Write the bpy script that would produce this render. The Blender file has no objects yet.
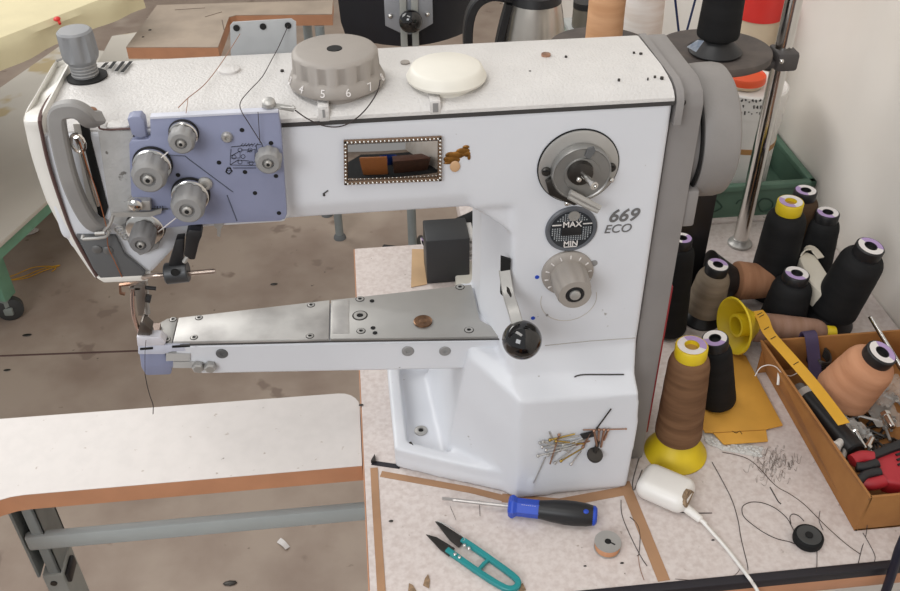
import bpy, bmesh, math, random
from mathutils import Vector, Matrix, Euler
random.seed(7)
R_ = math.radians
PI = math.pi
scene = bpy.context.scene
COL = scene.collection

# ---------------------------------------------------------------- camera solved from the photo's three vanishing points
CX, CY = 450.0, 295.5
_vy = Vector((325 - CX, -415 - CY)); _vz = Vector((462 - CX, 1490 - CY))
FPX = math.sqrt(-(_vy.dot(_vz)))
AY = Vector((_vy.x, _vy.y, FPX)).normalized()
AZ = -Vector((_vz.x, _vz.y, FPX)).normalized()
AX = AY.cross(AZ).normalized()
CAM = Vector((-0.264, -0.6585, 0.8))
def _w(v): return Vector((AX.dot(v), AY.dot(v), AZ.dot(v)))
def ray(px, py): return _w(Vector(((px - CX) / FPX, (py - CY) / FPX, 1.0)))
def atz(px, py, z=0.0):
    d = ray(px, py); return CAM + d * ((z - CAM.z) / d.z)
def aty(px, py, y):
    d = ray(px, py); return CAM + d * ((y - CAM.y) / d.y)
def atx(px, py, x):
    d = ray(px, py); return CAM + d * ((x - CAM.x) / d.x)

# ---------------------------------------------------------------- materials
def srgb(h):
    h = h.lstrip('#'); out = []
    for i in (0, 2, 4):
        c = int(h[i:i + 2], 16) / 255
        out.append(c / 12.92 if c <= .04045 else ((c + .055) / 1.055) ** 2.4)
    return tuple(out)
MATS = {}
def mat(name, hexc, rough=.5, metal=0.0, var=.12, scale=25., bump=0.0, bscale=300., spec=.5, alpha=1., trans=0., hex2=None, speck=None, coat=0.):
    if name in MATS: return MATS[name]
    m = bpy.data.materials.new(name); m.use_nodes = True
    nt = m.node_tree; N = nt.nodes; L = nt.links
    b = N['Principled BSDF']
    b.inputs['Roughness'].default_value = rough
    b.inputs['Metallic'].default_value = metal
    b.inputs['Specular IOR Level'].default_value = spec
    b.inputs['Coat Weight'].default_value = coat
    if trans: b.inputs['Transmission Weight'].default_value = trans
    if alpha < 1: b.inputs['Alpha'].default_value = alpha
    tc = N.new('ShaderNodeTexCoord')
    c = srgb(hexc)
    no = N.new('ShaderNodeTexNoise'); no.inputs['Scale'].default_value = scale; no.inputs['Detail'].default_value = 6
    L.new(tc.outputs['Object'], no.inputs['Vector'])
    mx = N.new('ShaderNodeMix'); mx.data_type = 'RGBA'
    c2 = srgb(hex2) if hex2 else tuple(x * (1 - var) for x in c)
    mx.inputs['A'].default_value = (*c, 1); mx.inputs['B'].default_value = (*c2, 1)
    rp = N.new('ShaderNodeValToRGB'); rp.color_ramp.elements[0].position = .38; rp.color_ramp.elements[1].position = .68
    L.new(no.outputs['Fac'], rp.inputs['Fac']); L.new(rp.outputs['Color'], mx.inputs['Factor'])
    last = mx.outputs['Result']
    if speck:                                     # speck = (list of (hex, scale, threshold))
        for hx, sc, th in speck:
            n2 = N.new('ShaderNodeTexNoise'); n2.inputs['Scale'].default_value = sc; n2.inputs['Detail'].default_value = 3
            L.new(tc.outputs['Object'], n2.inputs['Vector'])
            r2 = N.new('ShaderNodeValToRGB'); r2.color_ramp.elements[0].position = th; r2.color_ramp.elements[1].position = th + .05
            L.new(n2.outputs['Fac'], r2.inputs['Fac'])
            m2 = N.new('ShaderNodeMix'); m2.data_type = 'RGBA'
            L.new(r2.outputs['Color'], m2.inputs['Factor']); L.new(last, m2.inputs['A']); m2.inputs['B'].default_value = (*srgb(hx), 1)
            last = m2.outputs['Result']
    L.new(last, b.inputs['Base Color'])
    if bump:
        n3 = N.new('ShaderNodeTexNoise'); n3.inputs['Scale'].default_value = bscale; n3.inputs['Detail'].default_value = 4
        L.new(tc.outputs['Object'], n3.inputs['Vector'])
        bp = N.new('ShaderNodeBump'); bp.inputs['Strength'].default_value = bump; bp.inputs['Distance'].default_value = .001
        L.new(n3.outputs['Fac'], bp.inputs['Height']); L.new(bp.outputs['Normal'], b.inputs['Normal'])
    MATS[name] = m
    return m

def thread_mat(name, hexc, hex2, rough=.75):
    """wound thread: fine crossing bands round the cone's own axis"""
    if name in MATS: return MATS[name]
    m = bpy.data.materials.new(name); m.use_nodes = True
    nt = m.node_tree; N = nt.nodes; L = nt.links; b = N['Principled BSDF']
    b.inputs['Roughness'].default_value = rough; pass
    b.inputs['Specular IOR Level'].default_value = .25
    tc = N.new('ShaderNodeTexCoord')
    mp = N.new('ShaderNodeMapping'); mp.inputs['Scale'].default_value = (14, 14, 95); mp.inputs['Rotation'].default_value = (.16, .1, 0)
    L.new(tc.outputs['Object'], mp.inputs['Vector'])
    wv = N.new('ShaderNodeTexNoise'); wv.inputs['Scale'].default_value = 1.0; wv.inputs['Detail'].default_value = 3
    L.new(mp.outputs['Vector'], wv.inputs['Vector'])
    rq = N.new('ShaderNodeValToRGB'); rq.color_ramp.elements[0].position = .35; rq.color_ramp.elements[1].position = .65
    L.new(wv.outputs['Fac'], rq.inputs['Fac'])
    mx = N.new('ShaderNodeMix'); mx.data_type = 'RGBA'
    mx.inputs['A'].default_value = (*srgb(hexc), 1); mx.inputs['B'].default_value = (*srgb(hex2), 1)
    L.new(rq.outputs['Color'], mx.inputs['Factor']); L.new(mx.outputs['Result'], b.inputs['Base Color'])
    w2 = N.new('ShaderNodeTexWave'); w2.wave_type = 'BANDS'; w2.bands_direction = 'Z'; w2.inputs['Scale'].default_value = 320; w2.inputs['Distortion'].default_value = 2
    L.new(tc.outputs['Object'], w2.inputs['Vector'])
    bp = N.new('ShaderNodeBump'); bp.inputs['Strength'].default_value = .3; bp.inputs['Distance'].default_value = .0003
    L.new(w2.outputs['Fac'], bp.inputs['Height']); L.new(bp.outputs['Normal'], b.inputs['Normal'])
    MATS[name] = m
    return m

WHITE = mat('white machine paint', 'd7d9de', .38, var=.05, scale=9, speck=[('8f8a82', 95, .745), ('bdb6ab', 14, .74)])
TOPWHITE = mat('white textured paint', 'cfccc9', .42, var=.06, scale=30, bump=.9, bscale=420, speck=[('8f8a82', 90, .75)])
ENDWHITE = mat('cream white paint', 'dedbd4', .45, var=.05)
CREAM = mat('cream plastic', 'dedacf', .45, var=.05)
GREYPL = mat('grey plastic', '8d8c8b', .5, var=.1, bump=.15, bscale=600)
GREYWARM = mat('warm grey plastic', '979089', .5, var=.1, bump=.15, bscale=600)
GREYPANEL = mat('grey panel paint', '878381', .5, var=.1)
WHEELGREY = mat('grey wheel paint', '878380', .5, var=.08, bump=.2, bscale=500)
DARKGREY = mat('dark grey paint', '5e5f60', .5, var=.15)
BLUEPLATE = mat('lilac blue plate paint', '868ba5', .45, var=.07)
STEEL = mat('brushed steel', 'b4b2ae', .42, .55, var=.15, scale=14, bump=.12, bscale=700)
WORN = mat('worn steel plate', 'cfcdc9', .42, .35, var=.3, scale=22, hex2='a7a4a1')
CHROME = mat('chrome', 'd8d6d2', .16, 1., var=.08)
COPPERY = mat('brownish steel', 'b08a74', .3, .9, var=.3)
DARKMETAL = mat('dark metal', '4a4744', .4, .8, var=.3)
BLACK = mat('black plastic', '1c1c1e', .45, var=.2)
GLOSSBLACK = mat('gloss black plastic', '0c0b0c', .08, var=.1, coat=.5)
HOLE = mat('black recess', '0b0b0b', .8, var=.1)
RUBBER = mat('grey rubber seam', '3c3a39', .7)
GROOVE = mat('brown seam', '5c4440', .7)
TABLE = mat('speckled white laminate', 'cfc5c0', .5, var=.1, scale=170, hex2='c0b3ad', speck=[('a3948a', 95, .70), ('6a5b51', 120, .74)])
STRIP = mat('brown paper strip', 'a98261', .6, var=.15)
EDGEOR = mat('orange brown edging', 'c08a68', .45, var=.1)
CHIP = mat('chipboard', 'c79f63', .8, var=.3, scale=200, bump=.5, bscale=400)
NAVYBLACK = mat('navy black edging', '1d1a22', .5)
FLOOR = mat('brown concrete', 'a8988a', .6, var=.12, scale=6, hex2='917f72', speck=[('87766a', 11, .66), ('5f5349', 30, .73), ('b3a496', 2.1, .66)])
WALL = mat('off white wall', 'e4ded6', .8, var=.06, scale=3, hex2='d9d1c7', bump=.15, bscale=60, speck=[('8c8379', 21, .765)])
CARD = mat('orange brown cardboard', 'a06e3a', .75, var=.12, scale=20, hex2='8c5c2e')
KRAFT = mat('amber paper', 'd19a3c', .7, var=.1, scale=30)
YELLOW = mat('yellow plastic', 'd9bd1f', .45, var=.1)
YTAPE = mat('yellow tape paper', 'd5a02c', .6, var=.1)
LABELW = mat('white paper', 'ded9d6', .6, var=.04)
LABELP = mat('lilac paper', 'ac93c0', .6, var=.05)
BLUE = mat('blue plastic', '2149b8', .4, var=.08)
TEAL = mat('teal plastic', '1f8a8c', .4, var=.1)
RED = mat('red plastic', 'a3222c', .45, var=.12)
BRIGHTRED = mat('bright red plastic', 'd8332c', .4, var=.1)
ORANGE = mat('orange plastic', 'e2562a', .45, var=.08)
GREEN = mat('green plastic', '54705f', .55, var=.12)
GREENP = mat('green enamel', '78a88e', .5, var=.15)
WHITEPL = mat('white plastic', 'e6e3de', .35, var=.03)
TUB = mat('milky tub plastic', 'd3c1a6', .4, var=.08)
CLOTH = mat('cream cloth', 'd8cda8', .85, var=.08, scale=12, bump=.3, bscale=40)
TROLLEYT = mat('pale trolley board', 'cbc5ba', .6, var=.06, scale=6, speck=[('b8a680', 5, .62)])
BACKTOP = mat('worn tan board', 'a69787', .6, var=.2, scale=14)
STEELPAINT = mat('grey leg paint', '8d9494', .5, var=.12)
CHAIRNAVY = mat('navy black chair shell', '161820', .5, var=.2)
BRASS = mat('tarnished gold', '9a6a2c', .4, .6, var=.5, scale=150)
MIRROR = mat('mirror glass', 'bcb8b4', .03, 1., var=.02)
COIN = mat('copper coin', '8a6a52', .3, .9, var=.35, scale=180)
PURPLE = mat('purple tape', '3e3250', .6, var=.2)
CLEAR = mat('clear plastic', 'd8dcdc', .12, var=.02, alpha=.35)
DARKTHREAD = mat('dark thread', '3a3230', .8)
PINKTHREAD = mat('pale brown thread', '9c7a68', .8)

# ---------------------------------------------------------------- mesh building
def finish(bm, angle=38):
    bmesh.ops.recalc_face_normals(bm, faces=bm.faces[:])
    a = R_(angle)
    for f in bm.faces: f.smooth = True
    for e in bm.edges:
        if len(e.link_faces) == 2:
            try: e.smooth = e.calc_face_angle() < a
            except ValueError: e.smooth = True
        else: e.smooth = False

def clean(s): return s
class MB:
    def __init__(s): s.bm = bmesh.new(); s.mi = 0
    def _new(s, n0):
        s.bm.faces.ensure_lookup_table()
        for f in s.bm.faces[n0:]: f.material_index = s.mi
    def use(s, i): s.mi = i; return s
    def box(s, c, d, rot=None, bevel=0., seg=2):
        """box centred at c, full size d, optional rotation matrix/euler, bevelled edges"""
        n0 = len(s.bm.faces)
        t = bmesh.new()
        bmesh.ops.create_cube(t, size=1)
        for v in t.verts: v.co = Vector((v.co.x * d[0], v.co.y * d[1], v.co.z * d[2]))
        if bevel: bmesh.ops.bevel(t, geom=t.edges[:], offset=bevel, segments=seg, affect='EDGES', profile=.5)
        m = rot.to_matrix() if isinstance(rot, Euler) else rot
        for v in t.verts: v.co = (m @ v.co if m is not None else v.co) + Vector(c)
        s._merge(t); s._new(n0); return s
    def bb(s, a, b, bevel=0., seg=2):
        a = Vector(a); b = Vector(b)
        return s.box((a + b) / 2, [abs(x) for x in (b - a)], bevel=bevel, seg=seg)
    def _merge(s, t):
        me = bpy.data.meshes.new('t'); t.to_mesh(me); t.free(); s.bm.from_mesh(me); bpy.data.meshes.remove(me)
    def prism(s, poly, vec, bevel=0., seg=2):
        """polygon (3-D points) extruded along vec"""
        n0 = len(s.bm.faces)
        t = bmesh.new(); vec = Vector(vec)
        a = [t.verts.new(Vector(p)) for p in poly]; b = [t.verts.new(Vector(p) + vec) for p in poly]
        n = len(a)
        t.faces.new(a); t.faces.new(b[::-1])
        for i in range(n): t.faces.new((a[i], b[i], b[(i + 1) % n], a[(i + 1) % n]))
        bmesh.ops.recalc_face_normals(t, faces=t.faces[:])
        if bevel: bmesh.ops.bevel(t, geom=t.edges[:], offset=bevel, segments=seg, affect='EDGES', profile=.5)
        s._merge(t); s._new(n0); return s
    def loft(s, loops, closed=True, caps=True):
        n0 = len(s.bm.faces)
        rows = [[s.bm.verts.new(Vector(p)) for p in lp] for lp in loops]
        n = len(rows[0])
        for i in range(len(rows) - 1):
            for j in range(n if closed else n - 1):
                k = (j + 1) % n
                s.bm.faces.new((rows[i][j], rows[i][k], rows[i + 1][k], rows[i + 1][j]))
        if caps and closed:
            s.bm.faces.new(rows[0][::-1]); s.bm.faces.new(rows[-1])
        s._new(n0); return s
    def lathe(s, prof, o=(0, 0, 0), ax=(0, 0, 1), seg=32, flute=None, hollow=False):
        """prof = [(radius, distance along axis)]; flute = (count, depth, t0, t1)"""
        n0 = len(s.bm.faces)
        o = Vector(o); ax = Vector(ax).normalized()
        u = ax.orthogonal().normalized(); v = ax.cross(u)
        rows = []
        for r, t in prof:
            if r < 1e-6: rows.append([s.bm.verts.new(o + ax * t)]); continue
            ring = []
            for i in range(seg):
                a = 2 * PI * i / seg; rr = r
                if flute and flute[2] <= t <= flute[3]:
                    rr = r - flute[1] * (max(0, math.cos(a * flute[0])) ** .7)
                ring.append(s.bm.verts.new(o + ax * t + (u * math.cos(a) + v * math.sin(a)) * rr))
            rows.append(ring)
        for i in range(len(rows) - 1):
            a, b = rows[i], rows[i + 1]
            for j in range(seg):
                k = (j + 1) % seg
                if len(a) == 1 and len(b) == 1: continue
                if len(a) == 1: s.bm.faces.new((a[0], b[j], b[k]))
                elif len(b) == 1: s.bm.faces.new((a[j], a[k], b[0]))
                else: s.bm.faces.new((a[j], a[k], b[k], b[j]))
        if hollow:
            for j in range(seg):
                k = (j + 1) % seg; s.bm.faces.new((rows[-1][j], rows[-1][k], rows[0][k], rows[0][j]))
        else:
            if len(rows[0]) > 1: s.bm.faces.new(rows[0][::-1])
            if len(rows[-1]) > 1: s.bm.faces.new(rows[-1])
        s._new(n0); return s
    def cyl(s, a, b, r, r2=None, seg=20, bevel=0.):
        a = Vector(a); b = Vector(b); L = (b - a).length; r2 = r if r2 is None else r2
        if bevel: pr = [(r - bevel, 0), (r, bevel), (r2, L - bevel), (r2 - bevel, L)]
        else: pr = [(r, 0), (r2, L)]
        return s.lathe(pr, a, b - a, seg)
    def ball(s, c, r, seg=24, sq=(1, 1, 1)):
        n0 = len(s.bm.faces)
        t = bmesh.new(); bmesh.ops.create_uvsphere(t, u_segments=seg, v_segments=max(6, seg // 2), radius=r)
        for v in t.verts: v.co = Vector((v.co.x * sq[0], v.co.y * sq[1], v.co.z * sq[2])) + Vector(c)
        s._merge(t); s._new(n0); return s
    def tube(s, pts, r, seg=8, smooth=0, sec=None, taper=None):
        """sweep along points. sec = list of 2-D section points; smooth = Catmull subdivisions"""
        n0 = len(s.bm.faces)
        pts = [Vector(p) for p in pts]
        if smooth: pts = spline(pts, smooth)
        n = len(pts); rows = []
        prev = None
        for i, p in enumerate(pts):
            d = (pts[min(i + 1, n - 1)] - pts[max(i - 1, 0)])
            if d.length < 1e-9: d = Vector((0, 0, 1))
            d.normalize()
            if prev is None:
                u = d.orthogonal().normalized()
            else:
                u = prev - d * prev.dot(d)
                u = u.normalized() if u.length > 1e-6 else d.orthogonal().normalized()
            prev = u; v = d.cross(u)
            k = 1 if taper is None else taper[0] + (taper[1] - taper[0]) * i / (n - 1)
            if sec: rows.append([p + u * a * k + v * b * k for a, b in sec])
            else: rows.append([p + (u * math.cos(2 * PI * j / seg) + v * math.sin(2 * PI * j / seg)) * r * k for j in range(seg)])
        s.loft(rows); s._new(n0); return s
    def strap(s, pts, w, t, wdir, smooth=0, bevel=0):
        """flat band: w wide along wdir, t thick"""
        pts = [Vector(p) for p in pts]
        if smooth: pts = spline(pts, smooth)
        wd = Vector(wdir).normalized(); n = len(pts); rows = []
        for i, p in enumerate(pts):
            d = (pts[min(i + 1, n - 1)] - pts[max(i - 1, 0)]).normalized()
            w_ = (wd - d * wd.dot(d)).normalized(); nn = d.cross(w_)
            b = min(t, w) * .16
            rows.append([p + w_ * x + nn * y for x, y in ((-w / 2, -t / 2 + b), (-w / 2 + b, -t / 2), (w / 2 - b, -t / 2), (w / 2, -t / 2 + b), (w / 2, t / 2 - b), (w / 2 - b, t / 2), (-w / 2 + b, t / 2), (-w / 2, t / 2 - b))])
        return s.loft(rows)
    def build(s, name, mats, parent=None, origin=None, label=None, angle=38):
        finish(s.bm, angle)
        me = bpy.data.meshes.new(name)
        if origin is None and parent is None:
            xs = [v.co.copy() for v in s.bm.verts]
            lo = Vector((min(c.x for c in xs), min(c.y for c in xs), min(c.z for c in xs))); hi = Vector((max(c.x for c in xs), max(c.y for c in xs), max(c.z for c in xs)))
            origin = Vector(((lo.x + hi.x) / 2, (lo.y + hi.y) / 2, lo.z))
        off = wpos(parent) if (parent is not None and origin is None) else Vector(origin)
        for v in s.bm.verts: v.co -= off
        s.bm.to_mesh(me); s.bm.free()
        for m in (mats if isinstance(mats, (list, tuple)) else [mats]): me.materials.append(m)
        o = bpy.data.objects.new(name, me); COL.objects.link(o)
        o.location = off - (wpos(parent) if parent is not None else Vector((0, 0, 0)))
        if parent is not None: o.parent = parent
        if label: o['label'] = label
        return o

def wpos(o):
    p = Vector((0, 0, 0))
    while o is not None: p = p + o.location; o = o.parent
    return p
def spline(pts, k):
    out = []; n = len(pts)
    for i in range(n - 1):
        p0, p1, p2, p3 = pts[max(i - 1, 0)], pts[i], pts[i + 1], pts[min(i + 2, n - 1)]
        for j in range(k):
            t = j / k
            out.append(.5 * ((2 * p1) + (p2 - p0) * t + (2 * p0 - 5 * p1 + 4 * p2 - p3) * t * t + (3 * p1 - p0 - 3 * p2 + p3) * t ** 3))
    out.append(pts[-1].copy()); return out
def tag(o, label, cat, group=None):
    o['label'] = label; o['category'] = cat
    if group: o['group'] = group
    return o
def struct(o): o['kind'] = 'structure'; return o
def thing(name, loc, label, cat, group=None):
    o = bpy.data.objects.new(name, None); COL.objects.link(o); o.location = Vector(loc); o.empty_display_size = .02
    return tag(o, label, cat, group)
def remesh(o, voxel=.003, smooth=8, fac=.5):
    m = o.modifiers.new('r', 'REMESH'); m.mode = 'VOXEL'; m.voxel_size = voxel; m.use_smooth_shade = True
    if smooth:
        sm = o.modifiers.new('s', 'SMOOTH'); sm.factor = fac; sm.iterations = smooth
    bpy.context.view_layer.update()
    dg = bpy.context.evaluated_depsgraph_get()
    me = bpy.data.meshes.new_from_object(o.evaluated_get(dg))
    old = o.data; mats = list(old.materials)
    o.modifiers.clear(); o.data = me
    me.materials.clear()
    for x in mats: me.materials.append(x)
    for p in me.polygons: p.use_smooth = True; p.material_index = 0
    return o
def text(name, s, size, M, mats, parent=None, shear=0., bold=0., depth=.0003, align='CENTER', label=None):
    cu = bpy.data.curves.new(name, 'FONT'); cu.body = s; cu.size = size; cu.shear = shear; cu.offset = bold
    cu.extrude = depth; cu.align_x = align; cu.align_y = 'CENTER'
    t = bpy.data.objects.new('tmp', cu); COL.objects.link(t)
    bpy.context.view_layer.update()
    dg = bpy.context.evaluated_depsgraph_get()
    me = bpy.data.meshes.new_from_object(t.evaluated_get(dg))
    bpy.data.objects.remove(t); bpy.data.curves.remove(cu)
    me.name = name
    me.transform(M)
    off = wpos(parent) if parent is not None else Vector((0, 0, 0))
    me.transform(Matrix.Translation(-off))
    me.materials.clear(); me.materials.append(mats)
    o = bpy.data.objects.new(name, me); COL.objects.link(o)
    if parent is not None: o.parent = parent
    if label: o['label'] = label
    return o
def frame(o, x, y):
    """matrix with the text's right along x and up along y"""
    x = Vector(x).normalized(); y = Vector(y); y = (y - x * y.dot(x)).normalized(); z = x.cross(y)
    m = Matrix((x, y, z)).transposed().to_4x4(); m.translation = Vector(o); return m
# ================================================================ the setting
FZ = -0.78
struct(MB().bb((-4.2, -4.5, FZ - .05), (2.2, 5.2, FZ)).build('floor', FLOOR))
struct(MB().bb((0.436, -4.5, FZ), (0.53, 5.2, 2.4)).build('wall_right', WALL))
struct(MB().bb((-4.2, 5.2, FZ), (2.2, 5.3, 2.4)).build('wall_back', WALL))
j = atz(0, 356, FZ); k = atz(135, 351, FZ); d = (k - j).normalized()
m = MB(); m.strap([j - d * 2.5 + Vector((0, 0, .0005)), k + d * 3 + Vector((0, 0, .0005))], .006, .001, (0, 1, 0)); struct(m.build('trim_1', GROOVE))

# ---------------------------------------------------------------- workbench
wb = thing('workbench', (.07, .2, FZ), 'speckled white workbench top carrying the white sewing machine', 'table')
m = MB(); m.bb((-.2915, -.13, -.03), (.434, .506, 0), bevel=.0012); m.build('tabletop', TABLE, wb)
m = MB(); m.bb((-.293, -.131, -.029), (-.2916, .5065, -.0012), bevel=.0005); m.build('side_edging', EDGEOR, wb, label='orange edging on the left side')
m = MB(); m.bb((-.293, -.1325, -.0125), (.434, -.1302, .0006), bevel=.0006); m.bb((-.293, -.134, -.0005), (.434, -.1245, .0012), bevel=.0005); m.build('front_edging', NAVYBLACK, wb, label='black front edging')
m = MB(); m.bb((-.293, -.132, -.03), (.434, -.1302, -.0126), bevel=.0005); m.build('front_panel', EDGEOR, wb)
m = MB()
for x, y in ((.40, -.09), (.40, .46)): m.bb((x - .02, y - .02, FZ), (x + .02, y + .02, -.031), bevel=.002)
for i, (x, y) in enumerate(((.40, -.09), (.40, .46), (-.2, .46))):
    mm = MB(); mm.bb((x - .02, y - .02, FZ), (x + .02, y + .02, -.031), bevel=.002); mm.build('leg', STEELPAINT, wb)
m.bm.free()
def flat(pts, w, z=.0, t=.0006, wd=None):
    """paper strip lying on the table along pixel points"""
    m = MB(); q = [atz(a, b, z) + Vector((0, 0, t)) for a, b in pts]
    for a, b in zip(q, q[1:]):
        d = (b - a).normalized(); n = Vector((-d.y, d.x, 0)) * w / 2
        m.prism([a - n, b - n, b + n, a + n], (0, 0, -t))
    return m
flat([(374, 468), (376, 505), (382, 600)], .0085).build('inlay_strip', STRIP, wb)
flat([(381, 474), (470, 490), (506, 499)], .0085, t=.0005).build('inlay_strip', STRIP, wb)
flat([(502, 498), (560, 503), (624, 491)], .012, t=.0004).build('inlay_strip', STRIP, wb)
flat([(624, 482), (664, 581)], .0125, t=.0007).build('inlay_strip', STRIP, wb)
flat([(372, 463), (400, 467)], .006, t=.0009).build('inlay_strip', NAVYBLACK, wb, label='short black strip by the left corner')
m = MB(); a = atz(371, 463); m.prism([a, atz(376, 463), atz(375, 456)], (0, 0, .004)); m.build('corner_chip', DARKMETAL, wb)

# U-shaped extension that joins the bench from the left
ex = thing('table_extension', (-.6, .12, FZ), 'white table wing with orange brown edge, joining the bench at left', 'table')
ZE = -.004
pts = []
yf, yb = .0705, .194
pts += [(-.294, yf, ZE)]
# concave fillet into the wide left part
cx, cy, r = -.672, -.0045, .075
for i in range(0, 9):
    a = R_(90 + 90 * i / 8); pts.append((cx + r * math.cos(a), cy + r * math.sin(a), ZE))
pts += [(cx - r, -.3, ZE), (-1.25, -.3, ZE), (-1.25, yb + .006, ZE)]
pts += [(-.32, yb, ZE)]
for i in range(1, 6):
    a = R_(90 - 90 * i / 5); pts.append((-.32 + .026 * math.cos(a), yb - .026 + .026 * math.sin(a), ZE))
lowpts = [(p[0], p[1], ZE - .0006) for p in pts]
m = MB(); m.prism(lowpts, (0, 0, -.0245)); m.build('edge_band', EDGEOR, ex, label='orange brown front edge')
m = MB(); m.prism(pts, (0, 0, -.0006)); m.build('laminate_top', mat('white laminate', 'd0cac6', .4, var=.05, scale=60, speck=[('a89a90', 80, .69), ('5f5146', 60, .735)]), ex)
# leg : U channel with an inner sliding leg and cross bar
a = aty(12, 518, .12); b = aty(52, 512, .12)
lx0, lx1 = aty(24, 548, .10).x, aty(50, 548, .10).x
zlg = aty(55, 576, .10).z
bzt, bzb = aty(200, 518, .10).z, aty(200, 537, .10).z
m = MB()
m.bb((lx0, .10, zlg), (lx0 + .003, .15, -.0295)); m.bb((lx0, .147, zlg), (lx1, .15, -.0295)); m.bb((lx1 - .014, .10, zlg), (lx1, .103, -.0295)); m.bb((lx1 - .003, .1, zlg), (lx1, .15, -.0295))
leg = m.build('leg', STEELPAINT, ex)
m = MB(); m.bb((lx0 + .006, .097, FZ + .02), (lx1 + .003, .146, zlg + .006), bevel=.004); m.build('inner_leg', mat('light leg paint', 'a5a9a6', .5), leg)
m = MB(); m.bb((lx0 - .02, .05, FZ), (lx1 + .02, .24, FZ + .022), bevel=.008); m.build('foot', STEELPAINT, leg)
m = MB(); m.bb((lx1 + .0031, .100, zlg - .016), (lx1 + .009, .130, zlg + .002), bevel=.002); m.build('collar', BLACK, leg)
m = MB(); m.cyl((lx0 + .018, .0975, zlg - .010), (lx0 + .018, .0955, zlg - .010), .0042); m.build('adjusting_screw', DARKMETAL, leg)
m = MB(); m.bb((lx0 + .006, .096, bzb + .006), (-.20, .108, bzt - .004), bevel=.004); m.build('cross_bar', mat('pale bar paint', 'a9b0b0', .45, var=.06), ex)
# ================================================================ the sewing machine
SM = thing('sewing_machine', (-.25, .1, 0), 'white industrial cylinder arm sewing machine standing on the workbench', 'sewing machine')
YF = .03; YB = .16; ZS = .4525          # front plane, back plane, height of the cover seam
# ---- casting: pillar, arm, head, flared foot and tray in one mesh
m = MB()
m.prism([(-.0035, YF, .10), (-.136, YF, .10), (-.156, .10, .10), (-.156, .168, .10), (-.0035, .168, .10)], (0, 0, ZS - .10))
m.prism([(-.51, YF, ZS), (-.51, YF, .374), (-.51, .037, .357), (-.51, YB, .357), (-.51, YB, ZS)], (.40, 0, 0))
m.prism([(-.136, YF, .36), (-.175, YF, .36), (-.156, .06, .33), (-.136, YF, .33)], (0, 0, ZS - .36))
# fillet between arm and pillar
m.prism([(-.14, .033, .33), (-.185, .034, .372), (-.14, .034, .385)], (0, .12, 0))
# head block, bulging forward behind the thread plate, tapering to the needle end
m.loft([[(-.525, .026, .455), (-.337, .026, .455), (-.337, .15, .455), (-.525, .15, .455)],
        [(-.528, .026, .36), (-.337, .026, .36), (-.337, .15, .36), (-.528, .15, .36)]])
m.loft([[(-.528, .027, .37), (-.405, .027, .37), (-.405, .15, .37), (-.528, .15, .37)],
        [(-.523, .03, .345), (-.43, .03, .345), (-.43, .15, .345), (-.523, .15, .345)],
        [(-.507, .03, .313), (-.462, .03, .313), (-.462, .15, .313), (-.507, .15, .313)]])
# flared foot
lo = [(-.001, 0, 0), (-.126, -.002, 0), (-.200, .058, 0), (-.21, .2, 0), (0, .2, 0)]
hi = [(-.004, 0.001, .143), (-.127, 0.002, .143), (-.174, .051, .166), (-.182, .165, .170), (-.004, .165, .16)]
hi2 = [(-.004, .03, .158), (-.138, .03, .166), (-.172, .060, .176), (-.172, .16, .18), (-.004, .16, .18)]
m.loft([lo, [(.0, .0, .10), (-.127, -.0005, .10), (-.184, .053, .11), (-.19, .18, .11), (0, .18, .10)], hi, hi2])
m.prism([(-.004, .02, .152), (-.004, .034, .152), (-.004, .034, .20)], (-.13, 0, 0))
# tray with raised rim
out = [atz(396, 468), atz(440, 479), atz(505, 493), Vector((-.108, -.004, 0)), Vector((-.06, .1, 0)), Vector((-.15, .23, 0)), Vector((-.243, .225, 0)), Vector((-.257, .20, 0))]
m.prism([p + Vector((0, 0, 0)) for p in out], (0, 0, .012))
rim = [Vector((-.17, .225, 0)), Vector((-.243, .222, 0)), Vector((-.257, .20, 0)), atz(396, 467), atz(440, 478), atz(505, 492), Vector((-.108, -.004, 0))]
for a, b in zip(rim, rim[1:]):
    d = (b - a).normalized(); n = Vector((-d.y, d.x, 0)); q = .004
    n = n * 1
    m.prism([a - d * q * 0, b, b + n * .015, a + n * .015], (0, 0, .030))
body = m.build('body', WHITE, SM)
remesh(body, .0026, 7, .5)
body.location.z += .0015
m = MB(); m.tube([aty(545, 345.5, YF - .0002), aty(590, 341, YF - .0002), aty(635, 338, YF - .0002)], .0005, 5); m.build('casting_seam', mat('pale seam', 'a9a49f', .6), SM)
m = MB(); p = atz(412.5, 446, .031); m.strap([atz(410, 442, .0305), p, atz(414, 451, .0305)], .003, .0006, (1, 0, 0)); m.build('paint_chip', DARKMETAL, SM)

# ---- top cover
m = MB()
prof = [(YF - .0005, ZS + .002), (YF, ZS + .0055), (.034, ZS + .009), (.042, ZS + .0125), (.055, ZS + .0145), (.075, ZS + .0155), (.148, ZS + .0120), (.154, ZS + .010), (.157, ZS + .002)]
xs = [-.505, -.42, -.3, -.2, -.0035]
m.loft([[(x, y, z) for y, z in prof] for x in xs])
cover = m.build('top_cover', TOPWHITE, SM, label='white textured top cover')
m = MB(); m.bb((-.505, .029, ZS - .0012), (-.0035, .156, ZS + .0025)); m.build('cover_seam', RUBBER, SM, label='dark seam under the cover')
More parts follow.
